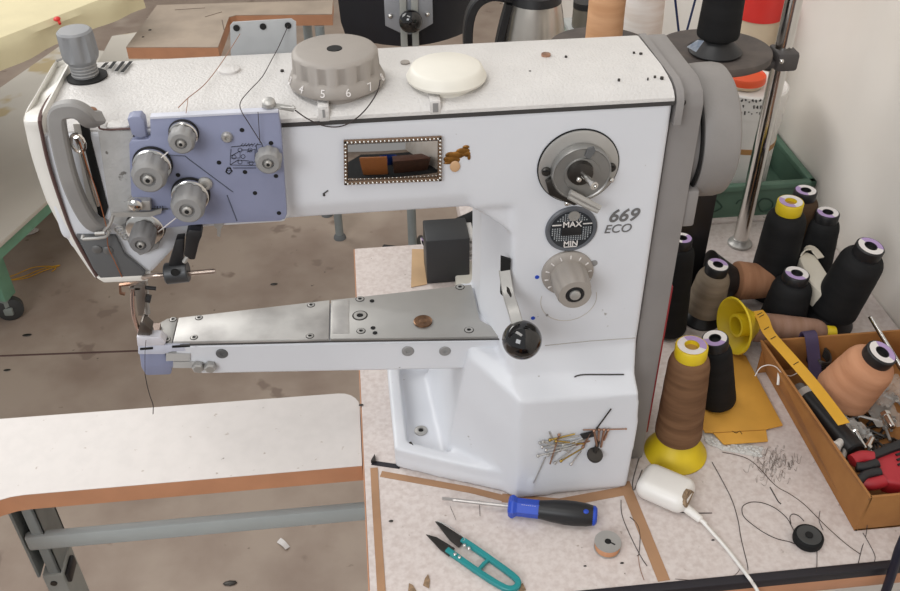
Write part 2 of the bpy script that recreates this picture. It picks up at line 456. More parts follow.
# front apron of the cover by the lever guard
m = MB(); a = aty(98, 98, .027); b = aty(131, 129, .027)
m.bb((a.x, .0245, b.z), (b.x, .04, ZS + .010), bevel=.0035); m.build('cover_apron', TOPWHITE, SM)
m = MB(); m.tube([aty(97.5, 112, .0242), aty(98.5, 124, .0238), aty(103, 129.5, .0238), aty(131, 128.5, .0238)], .0009, 6, smooth=3); m.build('apron_seam', GROOVE, SM)
# vents
for i in range(4):
    s0, s1 = (((102, 67.5), (107, 62.5)), ((109.5, 68.5), (115, 61.5)), ((116, 71), (123.5, 61.5)), ((122, 72), (131, 61.3)))[i]
    p = atz(*s0, ZS + .0157); q = atz(*s1, ZS + .0142)
    m = MB(); m.strap([p, q], .0031, .0003, (1, 0, 0)); m.build('vent_slot', HOLE, SM)
# plugs in the cover
def plug(px, py, r, M, h=.001, name='cover_plug', z=ZS + .0155):
    p = atz(px, py, z); m = MB(); m.lathe([(r, -.003), (r, h * .5), (r * .9, h), (0, h)], p, (0, 0, 1), 28); return m.build(name, M, SM)
plug(229, 69, .0095, TOPWHITE, .0012)
plug(546, 54, .0042, COPPERY, .0005, 'rusty_screw'); 
for px, py, s in ((282, 70, .0016), (530, 71, .0011), (566, 56, .0012)): plug(px, py, s, DARKMETAL, .0002, 'paint_chip')
for px, py in ((634, 52), (641, 53), (648, 78), (655, 76), (662, 77), (619, 79)): plug(px, py, .0007 + .0004 * (px % 3), DARKMETAL, .0002, 'paint_chip')

# ---- end cover with brown groove
gro = [(68, 73), (56, 90), (43, 106), (40, 118), (42, 134), (49, 165), (62, 205), (75, 238), (98, 278)]
yy = [.15, .095, .045, .027, .024, .024, .025, .026, .028]
gp = [aty(x, y, q) for (x, y), q in zip(gro, yy)]
gp[0].z = ZS + .010; gp[1].z = ZS + .0145
gp[0] = atz(68, 73, ZS + .012); gp[1] = atz(56, 90, ZS + .0145); gp[2] = atz(46, 103, ZS + .010)
m = MB(); m.tube(gp, .0016, 6, smooth=4); m.build('end_groove', GROOVE, SM, label='brown groove beside the end cover')
# cover body: lofted shells from groove outward
outl = [(66, 74), (49, 92), (31, 112), (26, 126), (27, 140), (38, 182), (50, 212), (68, 246), (92, 276)]
m = MB()
rows = []
gs = spline(gp, 4)
zs0 = [p.z for p in gs]
for k in range(7):
    t = k / 6; a = t * PI / 2
    ng = len(gs) - 1
    ww = [.0165 * min(1, .12 + 4.2 * i / ng) * min(1, .45 + 2.2 * (1 - i / ng)) for i in range(ng + 1)]
    row = [Vector((p.x - ww[i] * math.sin(a), p.y + .016 * (1 - math.cos(a)), p.z - (.005 * (1 - math.cos(a)) if i < 14 else 0))) for i, p in enumerate(gs)]
    rows.append(row)
rows = [[Vector((p.x, .155, p.z)) for p in gs]] + rows
rows.append([Vector((p.x, .15, p.z)) for p in rows[-1]])
m.loft([[r[i] for r in rows] for i in range(len(gs))], closed=True)
m.build('end_cover', ENDWHITE, SM, label='cream white rounded end cover')
# upper strip of cover between groove and lever slot
m = MB(); m.loft([[(gp[0].x, .155, ZS + .0125), (gp[1].x, .09, ZS + .0145), (gp[2].x + .001, .042, ZS + .012), (gp[3].x + .002, .029, ZS)],
                  [(-.50, .155, ZS + .0125), (-.50, .09, ZS + .0147), (-.50, .042, ZS + .0128), (-.50, .029, ZS)]], closed=False, caps=False)
m.loft([[(gp[0].x, .155, ZS + .0125), (gp[0].x, .155, ZS - .01)], [(-.50, .155, ZS + .0125), (-.50, .155, ZS - .01)]], closed=False, caps=False)
m.build('cover_corner', TOPWHITE, SM)

# ---- lever slot, take-up lever, grey guard loop
m = MB(); a = [aty(x, y, .0245) for x, y in ((80, 124), (87, 124), (108, 208), (104, 220), (98, 214))]
m.prism(a, (0, .004, 0)); m.build('lever_slot', HOLE, SM)
m = MB(); a = [aty(x, y, .025) for x, y in ((73, 124), (81, 124), (98, 214), (88, 205))]
m.prism(a, (0, .004, 0)); m.build('slot_plate', mat('pale slot plate', 'cfccc6', .4), SM)
m = MB()
m.tube([aty(76, 137, .012), aty(82, 150, .014), aty(90, 180, .017), aty(98, 205, .022)], .0022, 8, smooth=3)
c = aty(78, 143, .011); m.tube([c + Vector((.005 * math.cos(t), 0, .008 * math.sin(t))) for t in [2 * PI * i / 14 for i in range(15)]], .0014, 6)
m.build('take_up_lever', CHROME, SM)
m = MB()
gpth = [aty(97, 119, .024), aty(89, 119, .012), aty(83, 113, .007), aty(74, 109, .006), aty(63, 110, .006), aty(57.5, 114, .006), aty(57, 124, .006), aty(62, 150, .008), aty(70, 180, .010), aty(81, 206, .014), aty(92, 222, .018), aty(104, 226, .024)]
m.strap(gpth, .011, .0125, (0, 1, 0), smooth=5); m.build('lever_guard', mat('guard grey', '8f8d8b', .5), SM, label='grey looped guard over the take-up lever')
m = MB(); p = aty(91, 110, .024); m.ball(p, .0035, 12, (1.4, .6, .8)); m.build('guard_screw', COPPERY, SM)
# face areas
m = MB(); a = [aty(x, y, .0238) for x, y in ((98, 131), (133, 131), (132, 200), (126, 228), (112, 222), (108, 200))]
m.prism(a, (0, .004, 0)); m.build('face_panel', mat('pale grey face', 'b3b2b0', .6, var=.15, scale=60, speck=[('6d6a66', 110, .66)], bump=.5, bscale=300), SM, label='pitted pale grey face panel')
m = MB(); a = [aty(x, y, .0285) for x, y in ((77, 232), (116, 233), (125, 252), (146, 270), (142, 279), (104, 279), (94, 266))]
m.prism(a, (0, -.004, 0), bevel=.0008); fp = m.build('face_plate', DARKGREY, SM, label='dark grey lower face plate')
for (px, py) in ((97, 249), (108, 250)):
    m = MB(); p = aty(px, py, .0245); m.lathe([(.0042, 0), (.0042, .001), (.0025, .0018), (0, .0018)], p, (0, -1, 0), 16); m.build('screw', mat('dull screw', '6f6f6e', .4, .4), fp)
m = MB(); m.prism([aty(x, y, .0242) for x, y in ((96, 278), (150, 275), (148, 281), (104, 283))], (0, .012, 0), bevel=.001); m.build('chipped_lip', ENDWHITE, SM)

# ---- blue thread plate
YP = .016
pl = [(128, 114), (137, 111), (143, 114), (146, 121), (146, 138), (150, 140)]
poly = [(150, 117.5), (278, 111), (281, 128), (287, 214), (285, 219), (280, 221), (196, 225), (160, 229), (148, 226), (140, 216), (131, 195), (129, 144), (132, 140.5), (148, 139.5), (150.5, 136)]
m = MB(); m.prism([aty(x, y, YP) for x, y in poly], (0, .007, 0), bevel=.0008); tp = m.build('thread_plate', BLUEPLATE, SM, label='lilac blue tension plate')
m = MB(); m.prism([aty(x, y, YP) for x, y in ((127, 119), (131, 117), (140, 116.5), (144, 121), (146, 136), (140, 138), (132, 135))], (0, .011, 0), bevel=.0008)
m.prism([aty(x, y, YP + .004) for x, y in ((133, 128), (145, 127), (147, 140), (136, 141))], (0, .007, 0)); m.build('plate_hook', BLUEPLATE, tp)
m = MB(); m.prism([aty(x, y, YP - .0006) for x, y in ((150, 117.2), (278, 110.7), (278.2, 112.6), (150.5, 119.2))], (0, .007, 0)); m.build('plate_rim', mat('light plate rim', 'c9cbd6', .4), tp)
for px, py in ((242, 130), (271, 143), (219, 162.5), (245, 172), (276, 176), (255, 193), (279, 213), (178, 175)):
    m = MB(); p = aty(px, py, YP); m.lathe([(.0019, -.002), (.0019, .00025), (0, .00025)], p, (0, -1, 0), 12); m.build('plate_hole', HOLE, tp)
m = MB()
for pts in ([(168, 155), (185, 156), (190, 160), (233, 192)], [(227, 195), (237, 221)]):
    m.tube([aty(x, y, YP - .0001) for x, y in pts], .0005, 5)
m.build('plate_slit', mat('slit grey', '4d5262', .6), tp)
for px, py, s in ((227, 136.5, .0045), (205, 183, .006)):
    m = MB(); p = aty(px, py, YP); m.lathe([(s, 0), (s, .002), (s * .7, .004), (s * .35, .004), (s * .3, .0025), (0, .0025)], p, (0, -1, 0), 18); m.build('plate_screw', STEEL, tp)
# threading diagram
m = MB(); L = lambda pts, r=.00028: m.tube([aty(x, y, YP - .0002) for x, y in pts], r, 4)
for pts in ([(231, 147), (253, 144.5)], [(231, 149), (230, 165), (256, 165.5)], [(231, 156), (240, 151), (240, 158), (231, 158)], [(241, 150), (251, 150)], [(247, 152), (255, 149), (255, 162), (247, 163)],
            [(230, 165), (238, 160), (249, 161)], [(256, 145), (262, 144), (264, 152), (257, 152), (256, 145)], [(233, 168), (256, 168)]): L(pts)
for px, py in ((240, 150), (243, 156.5), (240, 162), (250, 150), (251, 163), (234, 157), (229, 169)):
    L([(px + 2.1 * math.cos(t), py + 2 * math.sin(t)) for t in [PI * i / 5 for i in range(11)]], .00022)
for i in range(6): L([(240 + i * 3, 146.5), (243 + i * 3, 143.2)], .00022)
p0 = [(226, 172), (229, 174), (232, 171), (230, 168), (227, 169), (226, 172)]; L(p0, .0006)
m.build('threading_diagram', HOLE, tp, label='small black threading diagram')
# tension knobs
def knob(px, py, y, R, rk, Lk, disc=True, M=GREYPL, lab=None, base=0.):
    p = aty(px, py, y); d = Vector((0, -1, 0))
    m = MB(); t0 = base + (.007 if disc else .001)
    m.lathe([(rk * .8, t0), (rk, t0 + .001), (rk, t0 + Lk * .72), (rk * .9, t0 + Lk * .9), (rk * .78, t0 + Lk), (rk * .45, t0 + Lk), (rk * .42, t0 + Lk - .002), (0, t0 + Lk - .002)], p, d, 48, flute=(9, rk * .09, t0 + .0005, t0 + Lk * .8))
    k = m.build('tension_knob', M, SM, label=lab)
    m = MB(); m.lathe([(rk * .28, t0), (rk * .28, t0 + Lk + .0006), (rk * .2, t0 + Lk + .0018), (.0008, t0 + Lk + .0018), (.0007, t0 + Lk + .0008), (0, t0 + Lk + .0008)], p, d, 16); m.build('knob_screw', STEEL, k)
    m = MB(); m.lathe([(rk * .13, t0 + Lk + .001), (rk * .13, t0 + Lk + .0021), (0, t0 + Lk + .0021)], p, d, 10); m.build('screw_slot', HOLE, k)
    if disc:
        m = MB(); m.lathe([(R * .5, 0), (R, base + .0012), (R, base + .002), (R * .6, base + .003), (R * .55, base + .0075), (0, base + .0075)], p, d, 32); m.build('tension_disc', BLACK, k)
        m = MB(); m.lathe([(R * .84, base + .0032), (R * .95, base + .0042), (R * .95, base + .0062), (R * .88, base + .0070), (0, base + .0070)], p, d, 32); m.build('tension_ring', CHROME, k)
    return k
knob(184, 132, YP, .0118, .0104, .0125, lab='grey knob at the top of the tension plate')
knob(153, 163, YP, .0158, .0138, .0195, lab='grey tension knob on the plate\'s left edge')
knob(191, 193, YP, .0158, .0138, .0205, lab='grey tension knob low in the plate\'s middle')
k4 = knob(146, 226, .022, .0165, .0105, .022, M=mat('mid grey plastic', '737272', .5), lab='darker grey pull-off knob beside the face plate')
knob(269, 156, YP, .009, .0108, .012, disc=False, lab='grey knob at the tension plate\'s right side')
m = MB(); m.prism([aty(x, y, .0235) for x, y in ((120, 226), (136, 214), (152, 222), (161, 238), (158, 249), (140, 256), (130, 247))], (0, .006, 0), bevel=.001); m.build('knob_base', GREYPL, k4)
m = MB(); c = aty(131, 224, .018)
for i in range(4): m.tube([aty(119 + i * 2.4, 229 + i * 2.5 + 3.2 * math.sin(t), .018) + Vector((.0035 * math.cos(t), 0, 0)) for t in [2 * PI * q / 10 for q in range(11)]], .0007, 5)
m.lathe([(.0035, 0), (.0035, .004), (.0018, .004), (.0016, .002), (0, .002)], aty(131, 221, .022), (0, -1, 0), 14)
m.build('tension_spring', STEEL, k4)
# chrome thread guides
m = MB(); m.prism([aty(x, y, .012) for x, y in ((112, 213), (150, 212), (162, 209), (161, 213.5), (150, 217), (112, 217))], (0, .0015, 0)); m.tube([aty(113, 215, .012), aty(110, 224, .012), aty(104, 231, .014)], .0015, 6, smooth=3)
m.tube([aty(83, 239, .015), aty(105, 237, .013), aty(109, 230, .012)], .0014, 6, smooth=3); m.tube([aty(83, 235, .016), aty(82, 239, .015)], .0014, 6); m.tube([aty(95, 233.5, .013), aty(105, 233, .013)], .0018, 6)
m.build('thread_guide', STEEL, SM, label='steel wire thread guide above the face plate')
m = MB(); m.prism([aty(x, y, .010) for x, y in ((127, 201), (150, 201), (151, 211), (127, 211))], (0, .008, 0), bevel=.001); g = m.build('guide_clamp', STEEL, SM)
m = MB(); m.lathe([(.0058, 0), (.0055, .003), (.0035, .0045), (0, .0045)], aty(136, 204, .010), (0, -1, 0), 18); m.build('screw', CHROME, g)
m = MB(); m.tube([aty(150, 209, .014), aty(168, 209, .014)], .0007, 5)
for i in range(4): m.tube([aty(155 + i * 2.6, 206, .0138), aty(155 + i * 2.6, 211, .0138)], .0004, 4)
m.build('guide_spring', BLACK, SM)
# ---------------------------------------------------------------- knobs on the top cover
ZT = ZS + .0152
# big grey numbered dial
c = atz(337.5, 83, ZT); rb = .0400
m = MB(); m.lathe([(.033, -.004), (.033, .002), (rb, .003), (rb + .0004, .005), (rb - .0025, .0115), (.0362, .0135), (.0355, .0275), (.034, .0295), (.031, .0305), (.0065, .0305), (.006, .029), (0, .029)], c, (0, 0, 1), 96, flute=(14, .0026, .0134, .0255))
dial = m.build('stitch_length_dial', GREYWARM, SM, label='large warm grey dial numbered 4 to 7')
m = MB(); m.lathe([(.0062, .0295), (.0062, .0309), (.0, .0309)], c, (0, 0, 1), 16); m.build('dial_hole', HOLE, dial)
for s, ang in (('4', -47), ('5', -17), ('6', 13), ('7', 43), ('3', -77), ('2', -107), ('8', 73)):
    a = R_(-90 + ang); rad = Vector((math.cos(a), math.sin(a), 0)); tng = Vector((-math.sin(a), math.cos(a), 0))
    up = (Vector((0, 0, .0065)) - rad * .0029).normalized()
    text('numeral', s, .0092, frame(c + rad * (rb - .0005) + Vector((0, 0, .0081)), tng, up), LABELW, dial)
p = c + Vector((-.012, -.0355, -.0035)); m = MB(); m.bb(p + Vector((-.0045, -.008, -.010)), p + Vector((.0045, .01, .004)), bevel=.001); m.build('index_block', TOPWHITE, dial)
m = MB(); q = p + Vector((0, -.0083, -.002)); m.bb(q + Vector((-.001, 0, -.004)), q + Vector((.001, .001, .003))); m.build('index_mark', GREYPL, dial)
# cream knob
c = atz(446.5, 80, ZT)
m = MB(); m.lathe([(.027, -.004), (.027, .0015), (.0335, .0025), (.034, .0045), (.0325, .007), (.0305, .0115), (.0275, .0132), (.0, .0136)], c, (0, 0, 1), 48)
ck = m.build('cream_knob', CREAM, SM, label='low cream round knob on the cover')
p = c + Vector((-.013, -.0295, -.0035)); m = MB(); m.bb(p + Vector((-.0045, -.008, -.010)), p + Vector((.0045, .012, .003)), bevel=.001); m.build('index_block', TOPWHITE, ck)
m = MB(); q = p + Vector((0, -.0083, -.002)); m.bb(q + Vector((-.0022, 0, -.005)), q + Vector((.0022, .001, .003))); m.build('index_mark', GREYPL, ck)
m = MB(); c2 = atz(405, 62, ZT); m.lathe([(.004, -.001), (.004, .0004), (0, .0004)], c2, (0, 0, 1), 16); m.build('cover_plug', GREYWARM, SM)
# left grey pressure knob in its hole
c = atz(87, 76, ZT + .0004)
m = MB(); m.lathe([(.0170, -.001), (.0170, .0003), (0, .0003)], c, (0, 0, 1), 32); m.build('knob_hole', HOLE, SM)
m = MB(); m.lathe([(.0108, -.002), (.0108, .011), (.0122, .0128), (.0142, .0155), (.0153, .019), (.0148, .0355), (.0144, .0388), (.0126, .0405), (0, .041)], c + Vector((-.0015, .002, 0)), (0, 0, 1), 64, flute=(7, .0024, .019, .0365))
m.build('pressure_knob', mat('mid grey knob', '858688', .5, bump=.15, bscale=500), SM, label='tall grey knob at the left end of the cover')
m = MB()
for i in range(4): m.lathe([(.0109, .001 + i * .0028), (.0114, .002 + i * .0028), (.0109, .003 + i * .0028)], c + Vector((-.0015, .002, 0)), (0, 0, 1), 24)
m.build('knob_thread', GREYPL, SM)
# thread guide bracket behind the cover
m = MB(); pl = [aty(x, y, .178) for x, y in ((231, 60), (230, 26), (233, 22.5), (291, 19), (296, 22), (297, 56))]
m.prism(pl, (0, .002, 0)); br = m.build('guide_bracket', mat('pale bracket', 'aeb0b1', .45), SM, label='pale bracket with three holes behind the cover')
for px, py in ((236.5, 28), (263, 26.5), (288, 25.5)):
    m = MB(); p = aty(px, py, .1775); m.lathe([(.0030, 0), (.0030, .0006), (0, .0006)], p, (0, -1, 0), 18); m.build('bracket_hole', HOLE, br)
# small thread clip at the cover's front edge
m = MB(); a = aty(262, 105, .022); b = aty(294, 109, .022)
m.strap([a, (a + b) / 2 + Vector((0, 0, .0006)), b], .006, .0015, (0, 1, .2)); m.lathe([(.0055, 0), (.005, .003), (.003, .0045), (0, .0045)], aty(269, 104, .022), (0, -.3, 1), 16)
m.tube([aty(281, 107, .02), aty(290, 108, .017), aty(295, 108, .016), aty(292, 106, .018)], .001, 6, smooth=3)
m.build('thread_clip', STEEL, SM, label='small steel thread clip at the cover\'s front edge')

# ---------------------------------------------------------------- mirror with rhinestone frame and glue stain
def onF(px, py, d=0.): return aty(px, py, YF - d)
cs = [(347, 143.5), (438.5, 139.5), (438.5, 177.5), (347.5, 181.5)]
m = MB(); m.prism([onF(*p) for p in cs], (0, -.0022, 0), bevel=.0006); mir = m.build('mirror', MIRROR, SM, label='small rectangular mirror stuck on the arm')
fr = [(345.3, 141.8), (440, 137.8), (440, 179), (345.8, 183)]
m = MB(); q = [onF(*p, .0024) for p in fr]; q.append(q[0])
for a, b in zip(q, q[1:]): m.strap([a - (b - a).normalized() * .0013, b + (b - a).normalized() * .0013], .0028, .0030, (0, 0, 1) if abs((b - a).x) > abs((b - a).z) else (1, 0, 0))
mf = m.build('mirror_frame', mat('brown frame', '6a523d', .5), mir)
m = MB()
for a, b in zip(q, q[1:]):
    n = int((b - a).length / .0034)
    for i in range(n): m.ball(a + (b - a) * ((i + .5) / n) + Vector((0, -.0018, 0)), .00112, 8)
m.build('rhinestone_trim', CHROME, mir, label='row of rhinestones round the mirror')
m = MB()
random.seed(3)
for (px, py, sx, sz) in ((452, 160, .007, .004), (457, 155, .007, .0035), (463, 151, .006, .003), (467, 154, .003, .003), (455, 166, .004, .005), (451, 155, .005, .003), (469, 157, .0015, .003), (466, 147, .003, .0018), (447, 159, .003, .0025), (448, 163, .004, .0012)):
    m.ball(onF(px, py, .0003), 1, 12, (sx, .0007 + .0003 * random.random(), sz))
m.build('glue_stain', BRASS, SM, label='torn gold sticker remains')
m = MB(); m.ball(onF(455, 166.5, .0012), 1, 12, (.0045, .0006, .0055)); m.build('sticker_scrap', mat('pale sticker', 'c9a37c', .5), SM)
m = MB(); m.tube([onF(323, 194, .0003), onF(326, 192, .0003), onF(328, 190.5, .0003)], .0007, 5); m.ball(onF(324, 195, .0002), .0012, 8); m.build('paint_chip', DARKMETAL, SM)

# ---------------------------------------------------------------- bobbin winder
c = onF(578, 166)
m = MB(); m.lathe([(.0362, 0), (.0362, .0012), (0, .0012)], c, (0, -1, 0), 64); wn = m.build('bobbin_winder', HOLE, SM, label='round steel bobbin winder')
m = MB(); m.lathe([(.0352, .001), (.0352, .0022), (.033, .0030), (0, .0030)], c, (0, -1, 0), 64); m.build('winder_plate', STEEL, wn)
c2 = aty(580, 170, YF - .004)
m = MB(); m.lathe([(.0262, 0), (.0262, .006), (.025, .008), (.024, .0072), (.016, .0072), (.0155, .0085), (.012, .0085), (.0, .0085)], c2, (0, -1, 0), 48); m.build('winder_disc', mat('grey steel', '9a9996', .4, .7), wn)
m = MB(); m.lathe([(.0115, .0086), (.0105, .013), (.007, .014), (0, .014)], c2 + Vector((-.002, 0, .003)), (0, -1, 0), 24); m.build('winder_hub', DARKMETAL, wn)
m = MB(); s0 = c2 + Vector((-.002, -.008, .004)); m.lathe([(.0028, 0), (.0028, .024), (.0036, .025), (.0036, .028), (.0022, .0282), (.002, .026), (0, .026)], s0, (.22, -1, .02), 16); m.build('spindle', CHROME, wn)
m = MB(); m.ball(c2 + Vector((-.004, -.014, -.001)), .0026, 12); m.build('drive_pin', CHROME, wn)
m = MB(); m.prism([aty(x, y, YF - .0135) for x, y in ((588, 149), (594, 147), (596, 151), (590, 159), (585, 157))], (0, .002, 0)); m.build('winder_catch', DARKGREY, wn)
for px, py in ((546, 171), (611, 167)):
    m = MB(); m.lathe([(.0042, 0), (.0042, .002), (.003, .003), (0, .003)], aty(px, py, YF - .003), (0, -1, 0), 16); w = m.build('screw', DARKMETAL, wn)
    m = MB(); p = aty(px, py, YF - .0062); m.bb(p + Vector((-.003, -.0002, -.0005)), p + Vector((.003, .0002, .0005))); m.build('screw_slot', HOLE, w)
m = MB(); m.prism([aty(x, y, YF - .010) for x, y in ((546, 183), (553, 178), (560, 186), (563, 193), (577, 196), (584, 203), (574, 206), (560, 200), (549, 195))], (0, .006, 0), bevel=.001); m.build('winder_arm', DARKMETAL, wn)
for s in (0, 1):
    m = MB(); m.tube([aty(570 - 1 * s, 192 + 4.5 * s, .012), aty(585 - s, 200 + 4.5 * s, .010), aty(600 - 2 * s, 208 + 3 * s, .008)], .0026, 8, smooth=3); m.build('winder_finger', STEEL, wn)
for px, py in ((567, 203), (611, 180)): m = MB(); m.ball(aty(px, py, YF - .004), .0028, 12); m.build('rivet', CHROME, wn)

# ---------------------------------------------------------------- oil gauge
c = onF(571, 228.5)
m = MB(); m.lathe([(.0240, 0), (.0240, .0015), (.0225, .0028), (.0206, .0022), (0, .0022)], c, (0, -1, 0), 48); og = m.build('oil_gauge', mat('slate grey plastic', '5d6066', .45), SM, label='round oil gauge marked MAX and MIN')
m = MB(); m.lathe([(.0200, .002), (.0200, .0025), (0, .0025)], c, (0, -1, 0), 40); m.build('gauge_window', mat('dark gauge window', '34373b', .2), og)
m = MB()
for i in range(-8, 9):
    for kx in range(-9, 10):
        p = Vector((i * .0022, 0, kx * .0021))
        if p.length < .0182 and not (abs(p.x) < .0095 and -.006 < p.z < .006) and abs(p.z - .006) > .0028 and p.z > -.0105: m.box(c + p + Vector((0, -.0027, 0)), (.0011, .0003, .0011))
m.build('gauge_grid', mat('gauge dots', 'a7abae', .5), og)
m = MB(); m.box(c + Vector((0, -.0032, -.001)), (.018, .001, .009), bevel=.0004); m.build('gauge_float', BLACK, og)
m = MB(); m.lathe([(.0052, 0), (.0052, .001), (.0028, .001), (.0026, .0002), (0, .0002)], c + Vector((0.001, -.0027, .0155)), (0, -1, 0), 18); m.build('gauge_plug', STEEL, og)
text('gauge_mark', 'MAX', .0082, frame(c + Vector((0, -.0034, .0065)), (1, 0, 0), (0, 0, 1)), LABELW, og, bold=.00012)
text('gauge_mark', 'MIN', .0076, frame(c + Vector((0, -.0034, -.0145)), (1, 0, 0), (0, 0, 1)), LABELW, og, bold=.00012)
for sx in (-1, 1): m = MB(); m.box(c + Vector((sx * .0142, -.0032, .0065)), (.0085, .0005, .0010)); m.build('gauge_line', LABELW, og)
m = MB(); m.box(c + Vector((0, -.0032, -.0180)), (.012, .0005, .0008)); m.build('gauge_line', LABELW, og)
m = MB(); ca_ = onF(569, 296); m.tube([ca_ + Vector((.0275 * math.cos(t), -.0001, -.004 + .0265 * math.sin(t))) for t in [R_(150 + 240 * i / 30) for i in range(31)] if math.sin(t) < .35], .0004, 5); m.build('casting_ring', mat('faint ring', 'c2bcb5', .5), SM)
GREYINK = mat('grey ink', '6d6c6c', .6)
text('model_number', '669', .0185, frame(onF(623, 216, .0006), (1, 0, 0), (0, 0, 1)), GREYINK, SM, shear=.25, bold=.0003, label='grey bold lettering 669')
text('model_number', 'ECO', .0127, frame(onF(617.5, 229, .0006), (1, 0, 0), (0, 0, 1)), GREYINK, SM, shear=.2, label='grey thin lettering ECO')

# ---------------------------------------------------------------- side knob with scale ring
c = onF(567, 272)
m = MB(); m.lathe([(.0248, 0), (.0248, .003), (.0235, .0045), (.0185, .0062), (0, .0062)], c, (0, -1, 0), 48); kn = m.build('side_knob', GREYWARM, SM, label='grey fluted knob with white scale ring')
m = MB(); m.lathe([(.0176, .006), (.0176, .020), (.0164, .033), (.0150, .036), (.0090, .036), (.0086, .0345), (0, .0345)], c, (0, -1, 0), 60, flute=(10, .0015, .0061, .0335)); m.build('knob_grip', GREYWARM, kn)
m = MB(); m.lathe([(.0085, .0346), (.0081, .0360), (.0058, .0362), (.0054, .0352), (0, .0352)], c, (0, -1, 0), 24); m.build('knob_ring', BLACK, kn)
m = MB(); m.lathe([(.0054, .035), (.0050, .0372), (.003, .038), (0, .038)], c, (0, -1, 0), 20); m.build('knob_screw', STEEL, kn)
for i in range(14):
    a = R_(10 + 25.7 * i); d = Vector((math.cos(a), 0, math.sin(a)))
    if d.z < -.75: continue
    m = MB(); p = c + d * .0208 + Vector((0, -.0056, 0)); m.box(p, (.0011, .0009, .0036), rot=Matrix.Rotation(PI / 2 - a, 3, 'Y')); m.build('scale_mark', LABELW, kn)
for (px, py) in ((537, 277), (533, 318)): m = MB(); m.lathe([(.0021, 0), (.0021, .0004), (0, .0004)], onF(px, py), (0, -1, 0), 14); m.build('blue_dot', BLUE, SM, label='small blue dot on the pillar')
m = MB(); m.lathe([(.0034, 0), (.0034, .0006), (0, .0006)], onF(594, 263), (0, -1, 0), 14); m.build('cover_plug', GREYPL, SM)
m = MB(); m.lathe([(.0014, 0), (.0014, .0005), (0, .0005)], onF(547, 315), (0, -1, 0), 10); m.build('cover_plug', GREYPL, SM)

# ---------------------------------------------------------------- lifting lever
m = MB(); m.prism([onF(x, y, .0012) for x, y in ((501, 257), (511, 260), (509.5, 282), (510, 300), (505, 298), (500.5, 294))], (0, .003, 0)); lv = m.build('lever_slot', HOLE, SM)
bc = aty(522, 340, -.018)
m = MB(); m.strap([onF(504.5, 270, -.001), aty(508, 292, .018), aty(514, 312, -.004), bc], .011, .0045, (1, 0, .1), smooth=3); l = m.build('lift_lever', STEEL, SM, label='steel lever with black ball')
m = MB(); m.ball(bc, .0186, 36); m.build('ball_grip', GLOSSBLACK, l, label='glossy black ball grip')
m = MB(); a = aty(507, 287, .021); m.tube([a, aty(513, 303, .006)], .0018, 6); m.build('lever_pin', DARKMETAL, l)

# ---------------------------------------------------------------- grey rear panel and hand wheel
m = MB()
prp = [(.040, .001), (.040, ZS - .008), (.046, ZS + .003), (.062, ZS + .009), (.160, ZS + .008), (.172, ZS), (.172, .001)]
m.prism([(-.0008, y, z) for y, z in prp], (.0285, 0, 0), bevel=.003); rp = m.build('rear_panel', GREYPANEL, SM, label='grey panel closing the right end')
m = MB(); m.prism([(-.0014, y, z) for y, z in [(.029, ZS - .02), (.029, ZS + .002), (.035, ZS + .0105), (.048, ZS + .0145), (.153, ZS + .0120), (.157, ZS - .02)]], (.0065, 0, 0)); m.build('panel_rim', GREYPANEL, rp)
hc = Vector((0, .104, .386))
m = MB(); m.lathe([(.056, .0), (.0575, .004), (.0565, .018)], hc + Vector((.022, 0, .002)), (1, 0, 0), 48); m.build('wheel_hub', GREYPANEL, SM)
m = MB(); m.lathe([(.056, .0), (.0605, .0012), (.0618, .003), (.0628, .014), (.0630, .027), (.0618, .033), (.058, .036), (.03, .039), (0, .039)], hc + Vector((.036, 0, 0)), (1, 0, 0), 72); m.build('hand_wheel', WHEELGREY, SM, label='grey hand wheel at the right end')
m = MB(); m.lathe([(.0595, .0), (.0612, .0004), (.0612, .0016), (.0595, .002)], hc + Vector((.0338, 0, 0)), (1, 0, 0), 64); m.build('wheel_gap', HOLE, SM)
m = MB(); p = hc + Vector((.03, -.048, -.04)); m.bb(p + Vector((-.008, -.012, -.03)), p + Vector((.010, .03, .01)), bevel=.003); m.build('wheel_bracket', GREYPANEL, SM)
m = MB(); m.lathe([(.003, 0), (.003, .002), (0, .002)], aty(682, 102, .042), (0, -1, 0), 12); m.build('screw', DARKMETAL, rp)
m = MB(); m.bb((.0276, .052, .03), (.034, .075, .24), bevel=.002); m.build('red_marker', RED, SM, label='red strip beside the grey panel')

# ---------------------------------------------------------------- cylinder arm
ZA = .190
f0 = atz(500, 336, ZA); f1 = atz(178, 342.5, ZA); b0 = atz(470, 285, ZA); b1 = atz(186, 317, ZA)
fl = (f1 - f0).normalized(); fl2 = f0 + fl * (f0.x + .487)
lb = aty(222, 374.5, f1.y).z; rb_ = aty(440, 376, f0.y).z
m = MB()
def sec(x, zb):
    t = (f0.x - x) / (f0.x - f1.x); y0 = f0.y + (f1.y - f0.y) * t; y1 = b0.y + (b1.y - b0.y) * t
    return [(x, y0 + .003, ZA - .0035), (x, y0, ZA - .007), (x, y0 + .0005, zb + .006), (x, y0 + .006, zb), (x, y1 - .006, zb), (x, y1, zb + .006), (x, y1, ZA - .0035)]
m.loft([sec(-.452, lb), sec(-.30, lb * .6 + rb_ * .4), sec(-.13, rb_)])
ca = m.build('cylinder_arm', WHITE, SM, label='white tapering cylinder arm')
m = MB(); m.loft([[(x, y, z) for x, y, z in sec(-.472, lb + .014)], sec(-.45, lb + .014)]); m.build('arm_nose', WHITE, ca)
